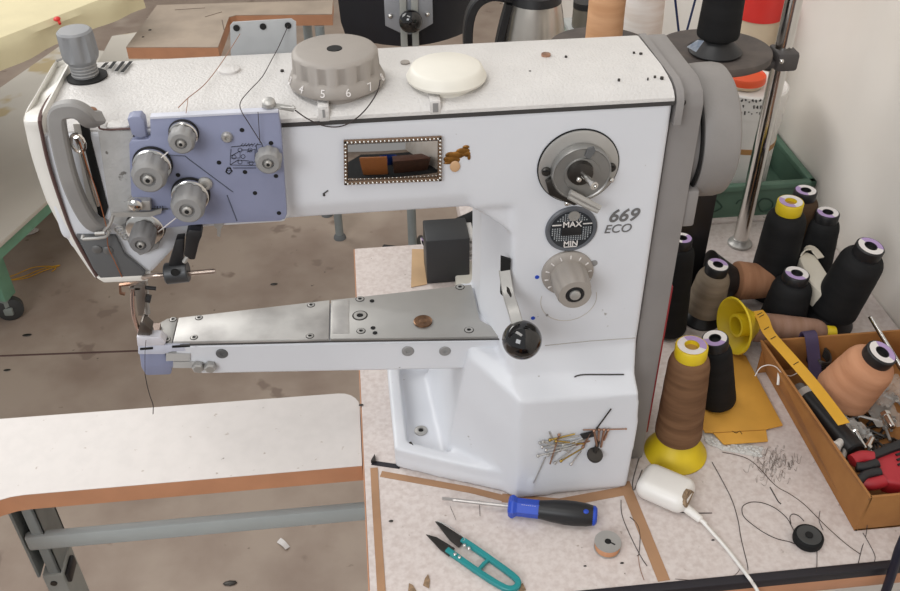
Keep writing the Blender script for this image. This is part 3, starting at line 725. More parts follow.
def plate(name, pts, M, z=ZA, t=.0038, lab=None):
    m = MB(); m.prism([atz(x, y, z) for x, y in pts], (0, 0, -t), bevel=.0005); return m.build(name, M, SM, label=lab)
plate('slide_plate', [(173, 341.6), (178.6, 317.6), (329.5, 300), (328.8, 338.8)], WORN, lab='worn steel slide plate on the arm')
plate('bed_plate', [(330.3, 338.7), (331, 300), (471, 284.5), (474, 294), (480, 320), (504, 333.5), (503, 336.2)], STEEL, lab='brushed steel bed plate ending at the pillar')
plate('step_plate', [(332, 333), (332.5, 301), (349, 299), (349, 333)], WORN, z=ZA + .0006, t=.001)
plate('throat_plate', [(140, 343), (139, 338), (155, 337), (162, 341.8), (172, 341.6), (177.6, 317.8), (167, 318.5), (158, 324), (147, 327), (146, 333)], STEEL, lab='steel throat plate under the needle')
m = MB(); m.bb((-.4735, .073, ZA - .0115), (-.14, .074, ZA - .010)); m.bm.free()
m = MB(); q = [atz(505, 338, ZA - .001), atz(330, 340.5, ZA - .001), atz(180, 344, ZA - .001)]; m.tube([p + Vector((0, -.0006, -.001)) for p in q], .0009, 6); m.build('plate_gap', RUBBER, SM)
def pscrew(px, py, r, z=ZA, M=STEEL):
    p = atz(px, py, z); m = MB(); m.lathe([(r, -.001), (r, .0006), (r * .55, .0008), (r * .5, -.0002), (0, -.0002)], p, (0, 0, 1), 18); s = m.build('plate_screw', M, SM)
    m = MB(); m.lathe([(r * .45, -.0003), (r * .45, .0003), (0, .0003)], p, (0, 0, 1), 6); m.build('hex_socket', HOLE, s)
    m = MB(); m.lathe([(r * 1.22, -.001), (r * 1.22, .0001), (r * 1.0, .0001)], p, (0, 0, 1), 20); m.build('screw_recess', DARKMETAL, s)
for px, py, r in ((311, 305, .0036), (310, 336, .0036), (360, 299, .004), (360, 315.5, .0068), (361, 331, .004), (460, 287, .0042), (469, 330, .0042), (173, 319.5, .0034), (167, 339.5, .0034), (199, 317.8, .0034), (194, 337.5, .0034)): pscrew(px, py, r)
for px, py in ((372, 301), (373, 328), (375, 333)): p = atz(px, py, ZA); m = MB(); m.lathe([(.0026, -.001), (.0026, .0004), (0, .0004)], p, (0, 0, 1), 12); m.build('plate_hole', HOLE, SM)
def yfront(px):  # the arm's front face under pixel column
    p = atz(px, 342, ZA); t = (f0.x - p.x) / (f0.x - f1.x); return f0.y + (f1.y - f0.y) * t
for px, py, r, M in ((408, 351, .0065, GREYPL), (445, 351, .0062, GREYPL), (222, 353.5, .0062, DARKGREY)):
    p = aty(px, py, yfront(px)); m = MB(); m.lathe([(r, -.001), (r, .0005), (r * .85, .0013), (r * .35, .0013), (r * .3, .0003), (0, .0003)], p, (0, -1, 0), 24); m.build('arm_screw', M, ca)
for px, py in ((198.5, 365), (210.5, 365)):
    y = yfront(px); p = aty(px, py, y); m = MB(); m.lathe([(.0062, 0), (.0062, .006), (.0045, .0075), (0, .0075)], p, (0, -1, 0), 6); m.build('hook_screw', STEEL, ca)
m = MB(); m.prism([aty(x, y, yfront(190) - .001) for x, y in ((166, 354), (190, 354), (190, 361), (166, 361))], (0, .004, 0)); m.prism([aty(x, y, yfront(190) - .001) for x, y in ((173, 362), (196, 362), (196, 368), (173, 368))], (0, .003, 0)); m.build('latch_plate', mat('latch grey', 'b3b2b0', .45), ca)
# hook cover
y = yfront(160)
m = MB(); m.loft([[aty(p[0], p[1], y + d) for p, d in zip(lp, (0, .0, 0, 0))] for lp in ([(140, 354), (142, 372), (186, 374), (166, 356)],)], caps=False) if False else None
m.prism([aty(a, b, y) for a, b in ((139, 353), (165, 353), (167, 361), (181, 361), (181, 367), (172, 368), (171, 375), (146, 376), (141, 368))], (0, .042, 0), bevel=.002); hk = m.build('hook_cover', BLUEPLATE, SM, label='lilac blue hook cover at the arm\'s tip')
m = MB(); m.prism([aty(a, b, y - .002) for a, b in ((138, 346), (160, 345.5), (166, 345.5), (190, 344), (190, 351), (171, 352), (164, 354.5), (138, 354.5))], (0, .03, 0), bevel=.001); m.build('cover_ledge', mat('pale lilac edge', 'c3c6d4', .4), hk)
m = MB(); m.prism([aty(a, b, y - .0023) for a, b in ((140, 348), (153, 347), (153, 349.3), (140, 350.3))], (0, .004, 0)); m.prism([aty(a, b, y - .0023) for a, b in ((172, 345.8), (190, 344.6), (190, 347), (172, 348))], (0, .004, 0)); m.build('ledge_slot', HOLE, hk)
m = MB(); m.prism([aty(a, b, y - .0025) for a, b in ((136.5, 337), (160, 337.5), (166, 342.5), (164, 345.5), (137.5, 346.5))], (0, .012, 0), bevel=.0008); m.build('tip_plate', mat('bright tip enamel', 'dfdee6', .3, .2), SM)

# ---------------------------------------------------------------- needle bar, presser foot, edge guide
YN = .098
def N(px, py, d=0): return aty(px, py, YN + d)
m = MB(); m.cyl(N(143, 277), N(146, 300), .004); m.cyl(N(146, 300), N(147.5, 313), .0028); nb = m.build('needle_bar', STEEL, SM)
m = MB(); m.cyl(N(147.5, 311), N(149, 336), .0011); m.build('needle', CHROME, nb)
m = MB(); m.cyl(N(131, 276, -.004), N(135, 294, -.004), .0035); pb = m.build('presser_bar', STEEL, SM)
m = MB(); m.strap([N(133, 288, -.012), N(132.5, 300, -.012), N(134, 316, -.012), N(138, 328, -.010), N(141, 335, -.006)], .005, .003, (0, 1, 0), smooth=3); m.build('presser_foot', mat('polished foot', 'd8bdb2', .2, .9), pb, label='polished curved presser foot')
m = MB(); m.bb(N(129, 288, -.014), N(143, 283, -.002) + Vector((0, .012, 0)), bevel=.0008); m.prism([N(x, y, -.014) for x, y in ((133, 284), (145, 284), (146, 300), (143, 316), (138, 316), (136, 300))], (0, .008, 0), bevel=.0008); m.build('foot_clamp', mat('foot steel', '8c8680', .35, .8), pb)
m = MB(); m.cyl(N(146, 287.5, -.012), N(156, 288.5, -.012), .002); m.cyl(N(146, 298, -.012), N(151, 299, -.012), .0042, seg=6); m.build('clamp_screw', BLACK, pb)
m = MB(); m.strap([N(125, 294, -.012), N(120.5, 293, -.012), N(120, 285, -.012), N(129, 284, -.012), N(134, 283, -.01)], .004, .002, (0, 1, 0)); m.build('foot_lifter', COPPERY, pb)
m = MB(); m.bb(N(139, 334, -.012), N(154, 329, 0) , bevel=.001); m.prism([N(x, y, -.014) for x, y in ((137, 337), (150, 337), (152, 330), (143, 322), (140, 323))], (0, .014, 0), bevel=.001); m.build('foot_sole', mat('dark foot steel', '6b645e', .35, .8), pb)
m = MB(); m.prism([atz(x, y, ZA + .001) for x, y in ((148, 333), (160, 332), (161, 325), (150, 326))], (0, 0, .003)); m.build('feed_dog', mat('dull feed steel', '8d7d74', .4, .7), SM)
YG = .014
def G(px, py, d=0): return aty(px, py, YG + d)
m = MB(); m.tube([G(131, 284, .075), G(136, 282, .05), G(142, 278.5, .018), G(150, 276), G(180, 274), G(215, 271)], .0024, 10, smooth=4); eg = m.build('edge_guide', mat('guide steel', 'b7a79b', .28, .9), SM, label='steel guide rod with black finger')
m = MB(); m.lathe([(.0085, -.010), (.0095, -.009), (.0095, .009), (.0085, .010)], G(177, 272.5), (1, 0, .05), 24); m.build('rod_clamp', mat('dark clamp', '47484a', .4, .4), eg)
m = MB(); m.lathe([(.0036, 0), (.0036, .0012), (0, .0012)], G(175, 272, -.0092), (0, -1, 0), 14); m.build('clamp_screw', HOLE, eg)
m = MB(); m.prism([G(x, y, -.003) for x, y in ((168, 266), (176, 240), (184, 239), (183, 262), (184, 268))], (0, .010, 0), bevel=.001); m.build('black_arm', BLACK, eg)
m = MB(); m.prism([G(x, y, -.006) for x, y in ((184, 256), (186, 234), (189, 230), (201, 231), (202, 236), (199, 243), (195, 260), (190, 260))], (0, .013, 0), bevel=.0012); m.build('black_finger', BLACK, eg)
m = MB(); m.tube([G(184, 262, -.004), G(188, 256, -.004)], .002, 8); m.build('finger_screw', STEEL, eg)
m = MB(); m.prism([aty(x, y, .024) for x, y in ((214, 219), (223, 218), (224, 224), (221, 229), (220, 237), (217, 236), (217, 229), (214, 226))], (0, .003, 0)); m.build('arm_hook', STEEL, SM)
# flared foot details
p = atz(421, 431, .0135); m = MB(); m.lathe([(.0078, -.001), (.0078, .0012), (.006, .0022), (.0034, .0022), (.003, .0008), (0, .0008)], p, (0, 0, 1), 24); w = m.build('base_screw', STEEL, SM)
m = MB(); m.lathe([(.003, .0009), (.003, .0012), (0, .0012)], p, (0, 0, 1), 6); m.build('hex_socket', HOLE, w)
# ================================================================ thread cones
BLACKTH = thread_mat('black thread', '151516', '1b1b1c')
BROWNTH = thread_mat('brown thread', '7a5a40', '62452f')
TAUPETH = thread_mat('taupe thread', '8f8170', '7d6f5e')
COPPERTH = thread_mat('copper brown thread', 'a97c5e', '976c50')
SALMONTH = thread_mat('salmon tan thread', 'c08d6c', 'b17e5e')
TANTH = thread_mat('tan thread', 'd0a27c', 'c3936c')
WHITETH = thread_mat('white thread', 'e8e0da', 'dccfc5')
LIGHTBR = thread_mat('light brown thread', '98796a', '8a6a56')
DARKBR = thread_mat('dark brown thread', '54402f', '453424')
def cone(name, label, B, T, rb, rt, th, cap=BLACK, rc=.0155, holder=None, hr=.04, hh=.03, group=None, lilac=1., hole=HOLE, cap_h=.012, body_from=0., swirl=0):
    """thread cone standing at B with the middle of its tip at T; everything is built along local Z"""
    B = Vector(B); T = Vector(T); H = (T - B).length; ax = (T - B).normalized()
    root = bpy.data.objects.new(name, None); COL.objects.link(root); root.empty_display_size = .02
    tag(root, label, 'thread cone', group)
    z0 = body_from + .002; z1 = H - cap_h
    m = MB(); n = 26; pr = [(rb * .80, z0), (rb * .97, z0 + .003)]
    for i in range(n + 1):
        t = i / n; r = rb + (rt - rb) * t + (.00006 * math.sin(i * 2.1 + swirl) + .0001 * math.sin(i * .7 + swirl * 2))
        pr.append((r, z0 + .006 + (z1 - .020 - z0 - .006) * t))
    for i in range(1, 7):
        a = PI / 2 * i / 6; pr.append((rc * .93 + (rt - rc * .93) * math.cos(a), z1 - .020 + .019 * math.sin(a)))
    pr.append((rc * .9, z1)); pr.append((0, z1))
    m.lathe(pr, seg=48); m.build('wound_thread', th, root, origin=(0, 0, 0))
    m = MB(); m.lathe([(rc * .96, z1 - .002), (rc, z1 + .001), (rc, H - .0015), (rc * .95, H - .0004), (rc * .42, H - .0004), (rc * .38, H - .006), (0, H - .006)], seg=36); c = m.build('cone_tip', cap, root, origin=(0, 0, 0))
    m = MB()
    for k in range(2):
        m.use(k); a0, sp_ = ((lilac + .4 * PI, 1.2 * PI), (lilac - .4 * PI, .8 * PI))[k]
        lo = [];
        for rr in (rc * .46, rc * .88):
            lo.append([(rr * math.cos(a0 + sp_ * i / 14), rr * math.sin(a0 + sp_ * i / 14), H + .0001) for i in range(15)])
        m.loft([lo[0], lo[1]], closed=False, caps=False)
    m.build('tip_label', [LABELW, LABELP], c, origin=(0, 0, 0), label='round white and lilac tip label')
    m = MB(); m.lathe([(rc * .40, H - .0058), (rc * .40, H - .0045), (0, H - .0045)], seg=20); m.build('tip_hole', hole, c, origin=(0, 0, 0))
    if holder:
        m = MB(); m.lathe([(hr, 0), (hr, .0015), (hr * .96, .003), (rb * .72, hh), (rb * .6, hh + .006), (0, hh + .006)], seg=48); m.build('cone_holder', holder, root, origin=(0, 0, 0))
    root.location = B; root.rotation_mode = 'QUATERNION'; root.rotation_quaternion = ax.to_track_quat('Z', 'Y')
    return root
GC = 'thread cones on the workbench'
def up(px, py, h): p = atz(px, py, h); return Vector((p.x, p.y, .0005)), p
b = atz(676, 452, 0); B = Vector((.068, .046, .0005))
cone('thread_cone', 'brown thread cone with yellow tip standing on a yellow cone holder', B, aty(692, 345, .046), .0262, .0225, BROWNTH, YELLOW, .0172, YELLOW, .0355, .033, GC, 2.2, mat('tan tube inside', 'b08a3c', .7), .014, .026)
B = atz(717, 403, .004); B.z = .0052
cone('thread_cone', 'slim black thread cone with lilac tip standing on the amber card', B, aty(715, 338, B.y + .0), .0225, .0195, BLACKTH, BLACK, .0152, None, group=GC, lilac=-.5)
B = Vector((.176, .282, .0005)); cone('thread_cone', 'taupe thread cone with black tip behind the yellow funnel', B, aty(718, 264.5, .277), .0262, .0225, TAUPETH, BLACK, .0150, BLACK, .028, .014, GC, .1, body_from=.012)
B = Vector((.122, .262, .0005)); cone('thread_cone', 'black thread cone half hidden behind the machine\'s grey panel', B, B + Vector((0, 0, .150)), .0255, .019, BLACKTH, BLACK, .0130, None, group=GC, lilac=2.5)
B, T = up(791, 201, .155); cone('thread_cone', 'tall black thread cone with bright yellow tip', B, T, .0300, .0265, BLACKTH, YELLOW, .0172, None, group=GC, lilac=.4, hole=mat('tan tube inside', 'b08a3c', .7), cap_h=.016)
B, T = up(806, 190, .138); cone('thread_cone', 'dark brown thread cone with black tip behind the yellow-tipped cone', B, T, .0265, .0225, DARKBR, BLACK, .0155, None, group=GC, lilac=.2)
B, T = up(828, 212, .118); cone('thread_cone', 'black thread cone close to the wall behind the cream band', B, T, .0265, .0215, BLACKTH, BLACK, .0160, None, group=GC, lilac=.6)
B = Vector((.342, .252, .0065)); cone('thread_cone', 'thick black thread cone by the wall on a black flared holder', B, aty(871, 246, .234), .0310, .0285, BLACKTH, BLACK, .0180, BLACK, .034, .016, GC, .1, cap_h=.014, body_from=.014)
B, T = up(797, 273, .088); cone('thread_cone', 'short squat black thread cone behind the lying taupe cone', B + Vector((-.004, 0, 0)), T, .0300, .0265, BLACKTH, BLACK, .0168, None, group=GC, lilac=2.4)
B = atz(840, 396, .022); T = aty(882.5, 352, B.y - .016); cone('thread_cone', 'fat salmon tan thread cone lying tilted in the cardboard box', B, T, .0340, .0300, SALMONTH, BLACK, .0180, None, group=GC, lilac=-.5, swirl=1)
# lying cones
B = atz(710, 280, .0420); T = atz(800, 282, .030); d = (T - B).normalized()
cone('thread_cone', 'copper brown thread cone lying with its black flared holder to the left', B, B + d * .103, .0270, .0240, COPPERTH, BLACK, .0150, BLACK, .0412, .034, GC, body_from=.032)
B = atz(737, 325, .036); T = atz(838, 334, .024); d = (T - B).normalized()
lyc = cone('thread_cone', 'light brown thread cone lying behind the box with yellow tip at right', B + d * .016, B + d * .128, .0195, .0175, LIGHTBR, YELLOW, .0100, None, group=GC, body_from=.0)
fu = bpy.data.objects.new('cone_holder', None); COL.objects.link(fu); tag(fu, 'yellow plastic funnel holder lying open towards the camera', 'cone holder')
m = MB(); m.lathe([(.0370, 0), (.0378, .002), (.0345, .004), (.0200, .022), (.0150, .030), (.0135, .030), (.0185, .021), (.0335, .0032), (.0350, .0005)], seg=56, hollow=True); m.build('funnel_shell', YELLOW, fu, origin=(0, 0, 0))
m = MB(); m.lathe([(.0150, .004), (.0152, .028), (.0120, .028), (.0118, .004)], seg=40, hollow=True); m.build('inner_cup', YELLOW, fu, origin=(0, 0, 0))
m = MB(); m.lathe([(.0115, .02), (.0115, .022), (0, .022)], seg=30); m.build('cup_floor', mat('dull yellow', 'a58a1c', .5), fu, origin=(0, 0, 0))
fu.location = atz(733, 326, .044); fu.rotation_mode = 'QUATERNION'; fu.rotation_quaternion = Vector((.93, .18, -.08)).normalized().to_track_quat('Z', 'Y')
# spare black holder edge seen between
# ================================================================ amber carton, bubble strip, tape
car = MB(); pts = [(699, 421), (705, 432), (713, 432.5), (724, 444), (768, 441), (766, 429), (783, 425), (746, 356), (735, 350), (716, 352), (704, 375)]
car.prism([atz(x, y, .0045) for x, y in pts], (0, 0, -.0018), bevel=.0004)
o = car.build('flat_carton', KRAFT); tag(o, 'flattened amber card carton under the slim black cone', 'carton')
m = MB(); m.tube([atz(a, b_, .0048) for a, b_ in ((732, 431), (736, 433), (740, 431), (742, 434))], .0004, 4); x = m.build('pen_mark', HOLE, o)
m = MB(); m.prism([atz(x_, y_, .0049) for x_, y_ in ((713, 432.5), (766, 429.5), (766, 430), (713, 433))], (0, 0, -.0004)); m.build('fold_line', mat('amber crease', 'a8742a', .8), o)
random.seed(5)
m = MB()
for i in range(60):
    t = i / 59; px = 706 + 56 * t; py = 438 + 14 * t ** .7 + random.uniform(-4, 4); p = atz(px, py, .0012)
    m.ball(p, .0022, 8, (1, 1, .55))
for i in range(8): m.bm.verts.ensure_lookup_table()
m.prism([atz(x_, y_, .0008) for x_, y_ in ((702, 430), (706, 441), (722, 450), (760, 457), (763, 447), (728, 440))], (0, 0, -.0006))
o = m.build('bubble_strip', mat('cloudy clear plastic', 'cfcdc9', .2, var=.2, scale=90, trans=.0)); tag(o, 'crumpled clear bubble strip beneath the amber carton', 'plastic strip')
m = MB()
for i in range(80):
    c0 = atz(random.gauss(775, 11), random.gauss(463, 8), .0006); r = random.uniform(.004, .011); a = random.uniform(0, 6)
    m.tube([c0 + Vector((r * math.cos(a + q * .35), r * .7 * math.sin(a + q * .9), .0004 * (q % 3))) for q in range(6)], .00016, 4, smooth=2)
o = m.build('lint_tuft', mat('grey lint', '7b7068', .9)); tag(o, 'grey tuft of lint beside the cardboard box', 'lint'); o['kind'] = 'stuff'
# ================================================================ cardboard box and what lies in it
bx0, bx1, by0, by1, bh = .223, .431, -.085, .168, .054
cb = thing('cardboard_box', ((bx0 + bx1) / 2, (by0 + by1) / 2, .0005), 'open shallow orange brown cardboard box against the wall', 'box')
m = MB(); m.bb((bx0, by0, .0005), (bx1, by1, .003)); m.build('box_floor', CARD, cb)
m = MB(); m.loft([[(bx0, by0, .0005), (bx0 + .003, by0, .0005), (bx0 + .003, by1, .0005), (bx0, by1, .0005)], [(bx0 + .002, by0, bh), (bx0 + .005, by0, bh), (bx0 - .014, by1, bh), (bx0 - .017, by1, bh)]]); m.build('side_panel', CARD, cb)
for a, b_ in (((bx1 - .003, by0, .0005), (bx1, by1, bh)), ((bx0 + .0031, by0, .0005), (bx1 - .0031, by0 + .003, bh)), ((bx0 - .012, by1 - .003, .0005), (bx1 - .0031, by1, bh))):
    m = MB(); m.bb(a, b_, bevel=.0006); m.build('side_panel', CARD, cb)
def inbox(name, label, cat, M, fn, group=None):
    m = MB(); fn(m); o = m.build(name, M); return tag(o, label, cat, group)
tor = thing('torch', atz(812, 420, .012), 'black tube lying along the box\'s left side with a pale end label', 'tube')
a, b_ = Vector((.244, .104, .018)), Vector((.262, .005, .018))
m = MB(); m.cyl(a, b_, .0125, .0135, 28, .002); m.build('tube_barrel', BLACK, tor)
d = (b_ - a).normalized()
m = MB(); m.cyl(a - d * .001 , a + d * .008, .0131, .0131, 28); m.build('end_label', mat('pale end label', 'cfc9c2', .6), tor)
m = MB(); m.cyl(a - d * .014, a - d * .001, .0078, .0085, 20, .0015); m.build('end_knob', mat('grey rubber knob', '7d7a78', .6), tor)
inbox('purple_strap', 'dark purple strap hanging over the box\'s back wall', 'strap', PURPLE, lambda m: m.strap([Vector((.268, .1755, .040)), Vector((.268, .1740, .056)), Vector((.268, .1665, .0600)), Vector((.268, .158, .055)), Vector((.270, .146, .036)), Vector((.270, .125, .014)), Vector((.270, .095, .010))], .017, .002, (1, .1, 0), smooth=4))
tp_ = [atz(757, 311, .058), atz(763, 319, .062), atz(769, 333, .062), atz(790, 357, .060), atz(815, 386, .058), atz(844, 424, .050)]
o = inbox('paper_tape', 'amber paper tape with pen marks lying across the box', 'tape', YTAPE, lambda m: m.strap(tp_, .0155, .0009, (1, .55, 0), smooth=4))
for k in (2, 3, 7, 9, 13):
    q = spline([Vector(v) for v in tp_], 4)[k]; m = MB(); m.box(q + Vector((0, 0, .0008)), (.009, .0009, .0003), rot=Matrix.Rotation(.5, 3, 'Z')); m.build('pen_mark', HOLE, o)
rt = thing('hand_tool', atz(875, 475, .01), 'red and black plastic hand tool in the box\'s front corner', 'tool')
zt = .045
m = MB(); m.prism([atz(x, y, zt) for x, y in ((874, 456), (897, 447), (925, 440), (935, 468), (905, 485), (886, 481), (878, 470))], (0, 0, -.020), bevel=.004, seg=3); m.build('tool_body', RED, rt)
m = MB(); m.prism([atz(x, y, zt + .004) for x, y in ((868, 451), (900, 438), (935, 428), (935, 441), (897, 449), (872, 459))], (0, 0, -.014), bevel=.003); m.build('grip_strip', BLACK, rt)
m = MB(); m.tube([atz(852, 461, zt - .002), atz(862, 457, zt), atz(873, 458, zt)], .0072, 14, smooth=3); m.build('tool_jaw', RED, rt)
m = MB(); m.tube([atz(862, 484, zt - .008), atz(872, 484, zt - .006), atz(884, 481, zt - .004)], .0070, 14, smooth=3); m.build('tool_jaw', RED, rt)
m = MB(); m.tube([atz(856, 467, zt - .003), atz(866, 467, zt - .002), atz(877, 463, zt)], .0058, 12, smooth=3); m.tube([atz(862, 473, zt - .004), atz(880, 471, zt - .002)], .0022, 8); m.tube([atz(858, 482, zt - .003), atz(866, 475, zt - .001), atz(880, 472, zt)], .0052, 12, smooth=3); m.build('black_finger', BLACK, rt)
for i in range(3): m = MB(); m.tube([atz(896 + i * 1, 455 + i * 5, zt + .0008), atz(905, 452 + i * 5, zt + .0008)], .0014, 6); m.build('vent_rib', BLACK, rt)
# loose hardware, bags
HW = 'loose metal bolts in the cardboard box'
for i, (p0, p1, r, lab) in enumerate((((850, 433), (839, 470), .0034, 'grey steel rod beside the red tool'), ((856, 432), (866, 449), .0024, 'thin bright pin behind the red tool'), ((835, 447), (842, 441), .0052, 'short white nylon plug in the box'), ((868, 446), (872, 438), .0036, 'small bright nut behind the red tool'), ((886, 416), (893, 428), .0046, 'bright foil piece in front of the salmon cone'))):
    a = atz(*p0, .020 + .004 * (i % 3)); b_ = atz(*p1, .022)
    M_ = (STEEL, CHROME, WHITEPL, CHROME, CHROME)[i]
    m = MB(); m.cyl(a, b_, r, r * .9, 12, r * .2); d = (b_ - a).normalized(); m.lathe([(r * 1.35, 0), (r * 1.35, r), (0, r)], a - d * r * .9, d, 6 if i != 2 else 14); o = m.build(('steel_rod', 'steel_pin', 'nylon_plug', 'steel_nut', 'foil_piece')[i], M_); tag(o, lab, 'hardware', HW)
random.seed(11)
def crumple(pts, z, amp, n=9):
    a, b_, c, d = [Vector(atz(*p, z)) for p in pts]; m = MB(); g = []
    for i in range(n):
        row = []
        for k in range(n):
            u, v = i / (n - 1), k / (n - 1); p = (a * (1 - u) + b_ * u) * (1 - v) + (d * (1 - u) + c * u) * v
            row.append(p + Vector((0, 0, random.uniform(-amp, amp))))
        g.append(row)
    n0 = len(m.bm.faces); vv = [[m.bm.verts.new(p) for p in r] for r in g]
    for i in range(n - 1):
        for k in range(n - 1): m.bm.faces.new((vv[i][k], vv[i + 1][k], vv[i + 1][k + 1], vv[i][k + 1]))
    return m
BAG = mat('clear bag plastic', 'c9c4bd', .15, var=.2, alpha=.45)
for i, (q, z, lab) in enumerate(((((838, 412), (868, 428), (878, 440), (852, 438)), .022, 'crumpled clear bag along the middle of the box'), (((868, 388), (899, 372), (910, 398), (884, 408)), .026, 'clear plastic packet right of the salmon cone'), (((862, 402), (890, 398), (905, 425), (876, 428)), .016, 'clear plastic packet behind the red tool'))):
    o = crumple(q, z, .0035).build('plastic_bag', BAG); tag(o, lab, 'plastic bag')
for i in range(90):
    p = atz(random.uniform(822, 899), random.uniform(392, 470), .005 + .012 * random.random())
    if not (bx0 + .022 < p.x < bx1 - .02 and by0 + .012 < p.y < by1 - .02): continue
    a = random.uniform(0, PI); L_ = random.uniform(.006, .014); d = Vector((math.cos(a), math.sin(a), 0))
    m = MB(); m.cyl(p - d * L_, p + d * L_, .0017, seg=8); m.lathe([(.0034, 0), (.0034, .002), (0, .002)], p + d * L_, d, 8); o = m.build('bolt', random.choice((DARKMETAL, STEEL, DARKMETAL)))
    tag(o, 'small metal bolt lying loose on the cardboard box floor', 'bolt', 'small bolts on the box floor')
inbox('cable_coil', 'dark coil of cable behind the salmon cone in the box', 'cable', DARKMETAL, lambda m: [m.tube([atz(818, 362, .02) + Vector((.012 * math.cos(t), .016 * math.sin(t), .003 * k + .002 * math.sin(2 * t))) for t in [2 * PI * i / 20 for i in range(21)]], .0018, 6) for k in range(5)])
inbox('white_stick', 'thin white stick standing by the purple strap', 'stick', WHITEPL, lambda m: m.cyl(atz(778, 385, .03), atz(779.5, 366, .045), .0016, seg=8))
inbox('pale_thread', 'pale thread arching over the box\'s left wall', 'thread', LABELW, lambda m: m.tube([atz(755, 376, .052), atz(760, 368, .060), atz(768, 365, .064), atz(776, 367, .058), atz(781, 372, .05), atz(790, 376, .04), atz(799, 372, .03)], .0006, 5, smooth=4))
o = thing('tweezers', atz(890, 345, .02), 'bright steel tweezers leaning on the box\'s back right corner', 'tweezers')
a, b_ = atz(871, 317, .075), atz(904, 372, .050)
m = MB(); m.tube([a, (a + b_) / 2, b_], .0030, 10, taper=(.55, 1)); m.build('bright_arm', CHROME, o)
m = MB(); m.tube([a + Vector((.001, .004, -.003)), b_ + Vector((.004, .008, -.007))], .0022, 8); m.build('rear_arm', DARKMETAL, o)
# cream band near the wall
o = thing('tape_roll', atz(815, 275, 0), 'cream plastic band curling between the black cones near the wall', 'band')
m = MB(); m.strap([atz(801, 257, .072), atz(806, 250, .080), atz(813, 249, .080), atz(821, 258, .074)], .014, .002, (.7, .7, -.1), smooth=4); m.build('band_loop', mat('aged cream plastic', 'd3cbbb', .5), o)
m = MB(); m.prism([atz(799, 257, .076), atz(806, 251, .078), atz(816, 255, .076), atz(832, 280, .066), atz(826, 298, .056), atz(811, 284, .064)], (0, 0, -.030), bevel=.003); m.build('band_side', mat('aged cream plastic', 'd3cbbb', .5), o)
# ================================================================ things lying at the front of the bench
sd = thing('screwdriver', atz(550, 511, 0), 'screwdriver with blue and black handle lying before the machine', 'screwdriver')
a = atz(508, 506, .0125); b_ = atz(597, 516, .0135); d = (b_ - a).normalized(); L_ = (b_ - a).length
m = MB(); m.lathe([(.0065, 0), (.0105, .001), (.0125, .004), (.0125, .006), (.0098, .010), (.0100, .034), (.0, .034)], a, d, 6); m.build('blue_collar', BLUE, sd, angle=25, label='blue hexagonal collar')
m = MB(); m.lathe([(.0098, .033), (.0102, .036), (.0122, .048), (.0134, .062), (.0134, .072), (.0122, .084), (.0105, L_ - .004), (.009, L_ - .003), (0, L_ - .003)], a, d, 40, flute=(6, .0006, .045, .083)); m.build('black_grip', BLACK, sd, label='black soft grip')
m = MB(); m.lathe([(.0108, L_ - .006), (.0104, L_ - .002), (.008, L_), (0, L_)], a, d, 28); m.build('end_cap', BLUE, sd, label='blue end cap')
m = MB(); q = aty(583, 507.5, a.y - .002); m.ball(a + d * (L_ - .0135) + Vector((0, -.004, .0105)), .0034, 14, (1, 1, .5)); m.build('blue_dot', BLUE, sd)
m = MB(); m.cyl(a - d * .060, a + d * .002, .0021, seg=12); m.prism([a - d * .072 + Vector((0, -.002, -.0004)), a - d * .060 + Vector((0, -.002, -.0004)), a - d * .060 + Vector((0, .002, -.0004)), a - d * .072 + Vector((0, .002, -.0004))], (0, 0, .0012)); m.build('blade', mat('pale steel blade', 'bdb8b4', .3, .6), sd)
for i in range(7):
    m = MB(); q = a + d * (.0145 + i * .0023) + Vector((0, -.0028, .0088)); m.box(q, (.0013, .0018, .0003), rot=Matrix.Rotation(.3, 3, 'X')); m.build('print_mark', LABELW, sd)
sn = thing('thread_snips', atz(475, 560, 0), 'teal thread snips with dark blades at the bench front', 'snips')
zz = .0045
def sp(x, y, z=zz): return atz(x, y, z)
m = MB()
m.strap([sp(447, 550), sp(460, 559), sp(480, 573), sp(500, 585.5), sp(509, 589), sp(516, 587.5), sp(518, 582), sp(512, 575), sp(490, 559), sp(470, 545), sp(462, 540)], .0055, .006, (0, 0, 1), smooth=4); m.build('handle_loop', TEAL, sn, label='teal spring handle')
m = MB(); m.strap([sp(478, 571), sp(484, 564), sp(489, 560)], .005, .0035, (0, 0, 1)); m.build('stop_bar', TEAL, sn)
m = MB(); m.prism([sp(426, 534), sp(437, 537), sp(455, 548), sp(449, 556), sp(440, 549)], (0, 0, -.0018), bevel=.0004); m.build('blade', DARKMETAL, sn, label='dark lower blade')
m = MB(); m.prism([sp(435, 521), sp(440, 522), sp(466, 539), sp(459, 547), sp(449, 539)], (0, 0, -.0018), bevel=.0004); m.build('blade', DARKMETAL, sn, label='dark upper blade with bare wire clip')
m = MB(); m.tube([sp(437, 521, .006), sp(450, 527, .0065), sp(464, 538, .007), sp(463, 541, .007)], .0005, 5, smooth=3); m.build('wire_clip', CHROME, sn)
for x, y in ((455, 554), (459.5, 557), (464.5, 545), (469, 548)): m = MB(); m.ball(sp(x, y, .0082), .0019, 10, (1, 1, .5)); m.build('rivet', CHROME, sn)
bb_ = thing('bobbin', atz(607, 546, 0), 'steel bobbin wound with copper thread beside the screwdriver', 'bobbin')
p = atz(607, 548, .0005)
m = MB(); m.lathe([(.0135, 0), (.0138, .0008), (.0135, .0014), (.003, .0014)], p, seg=40); m.build('bobbin_flange', STEEL, bb_)
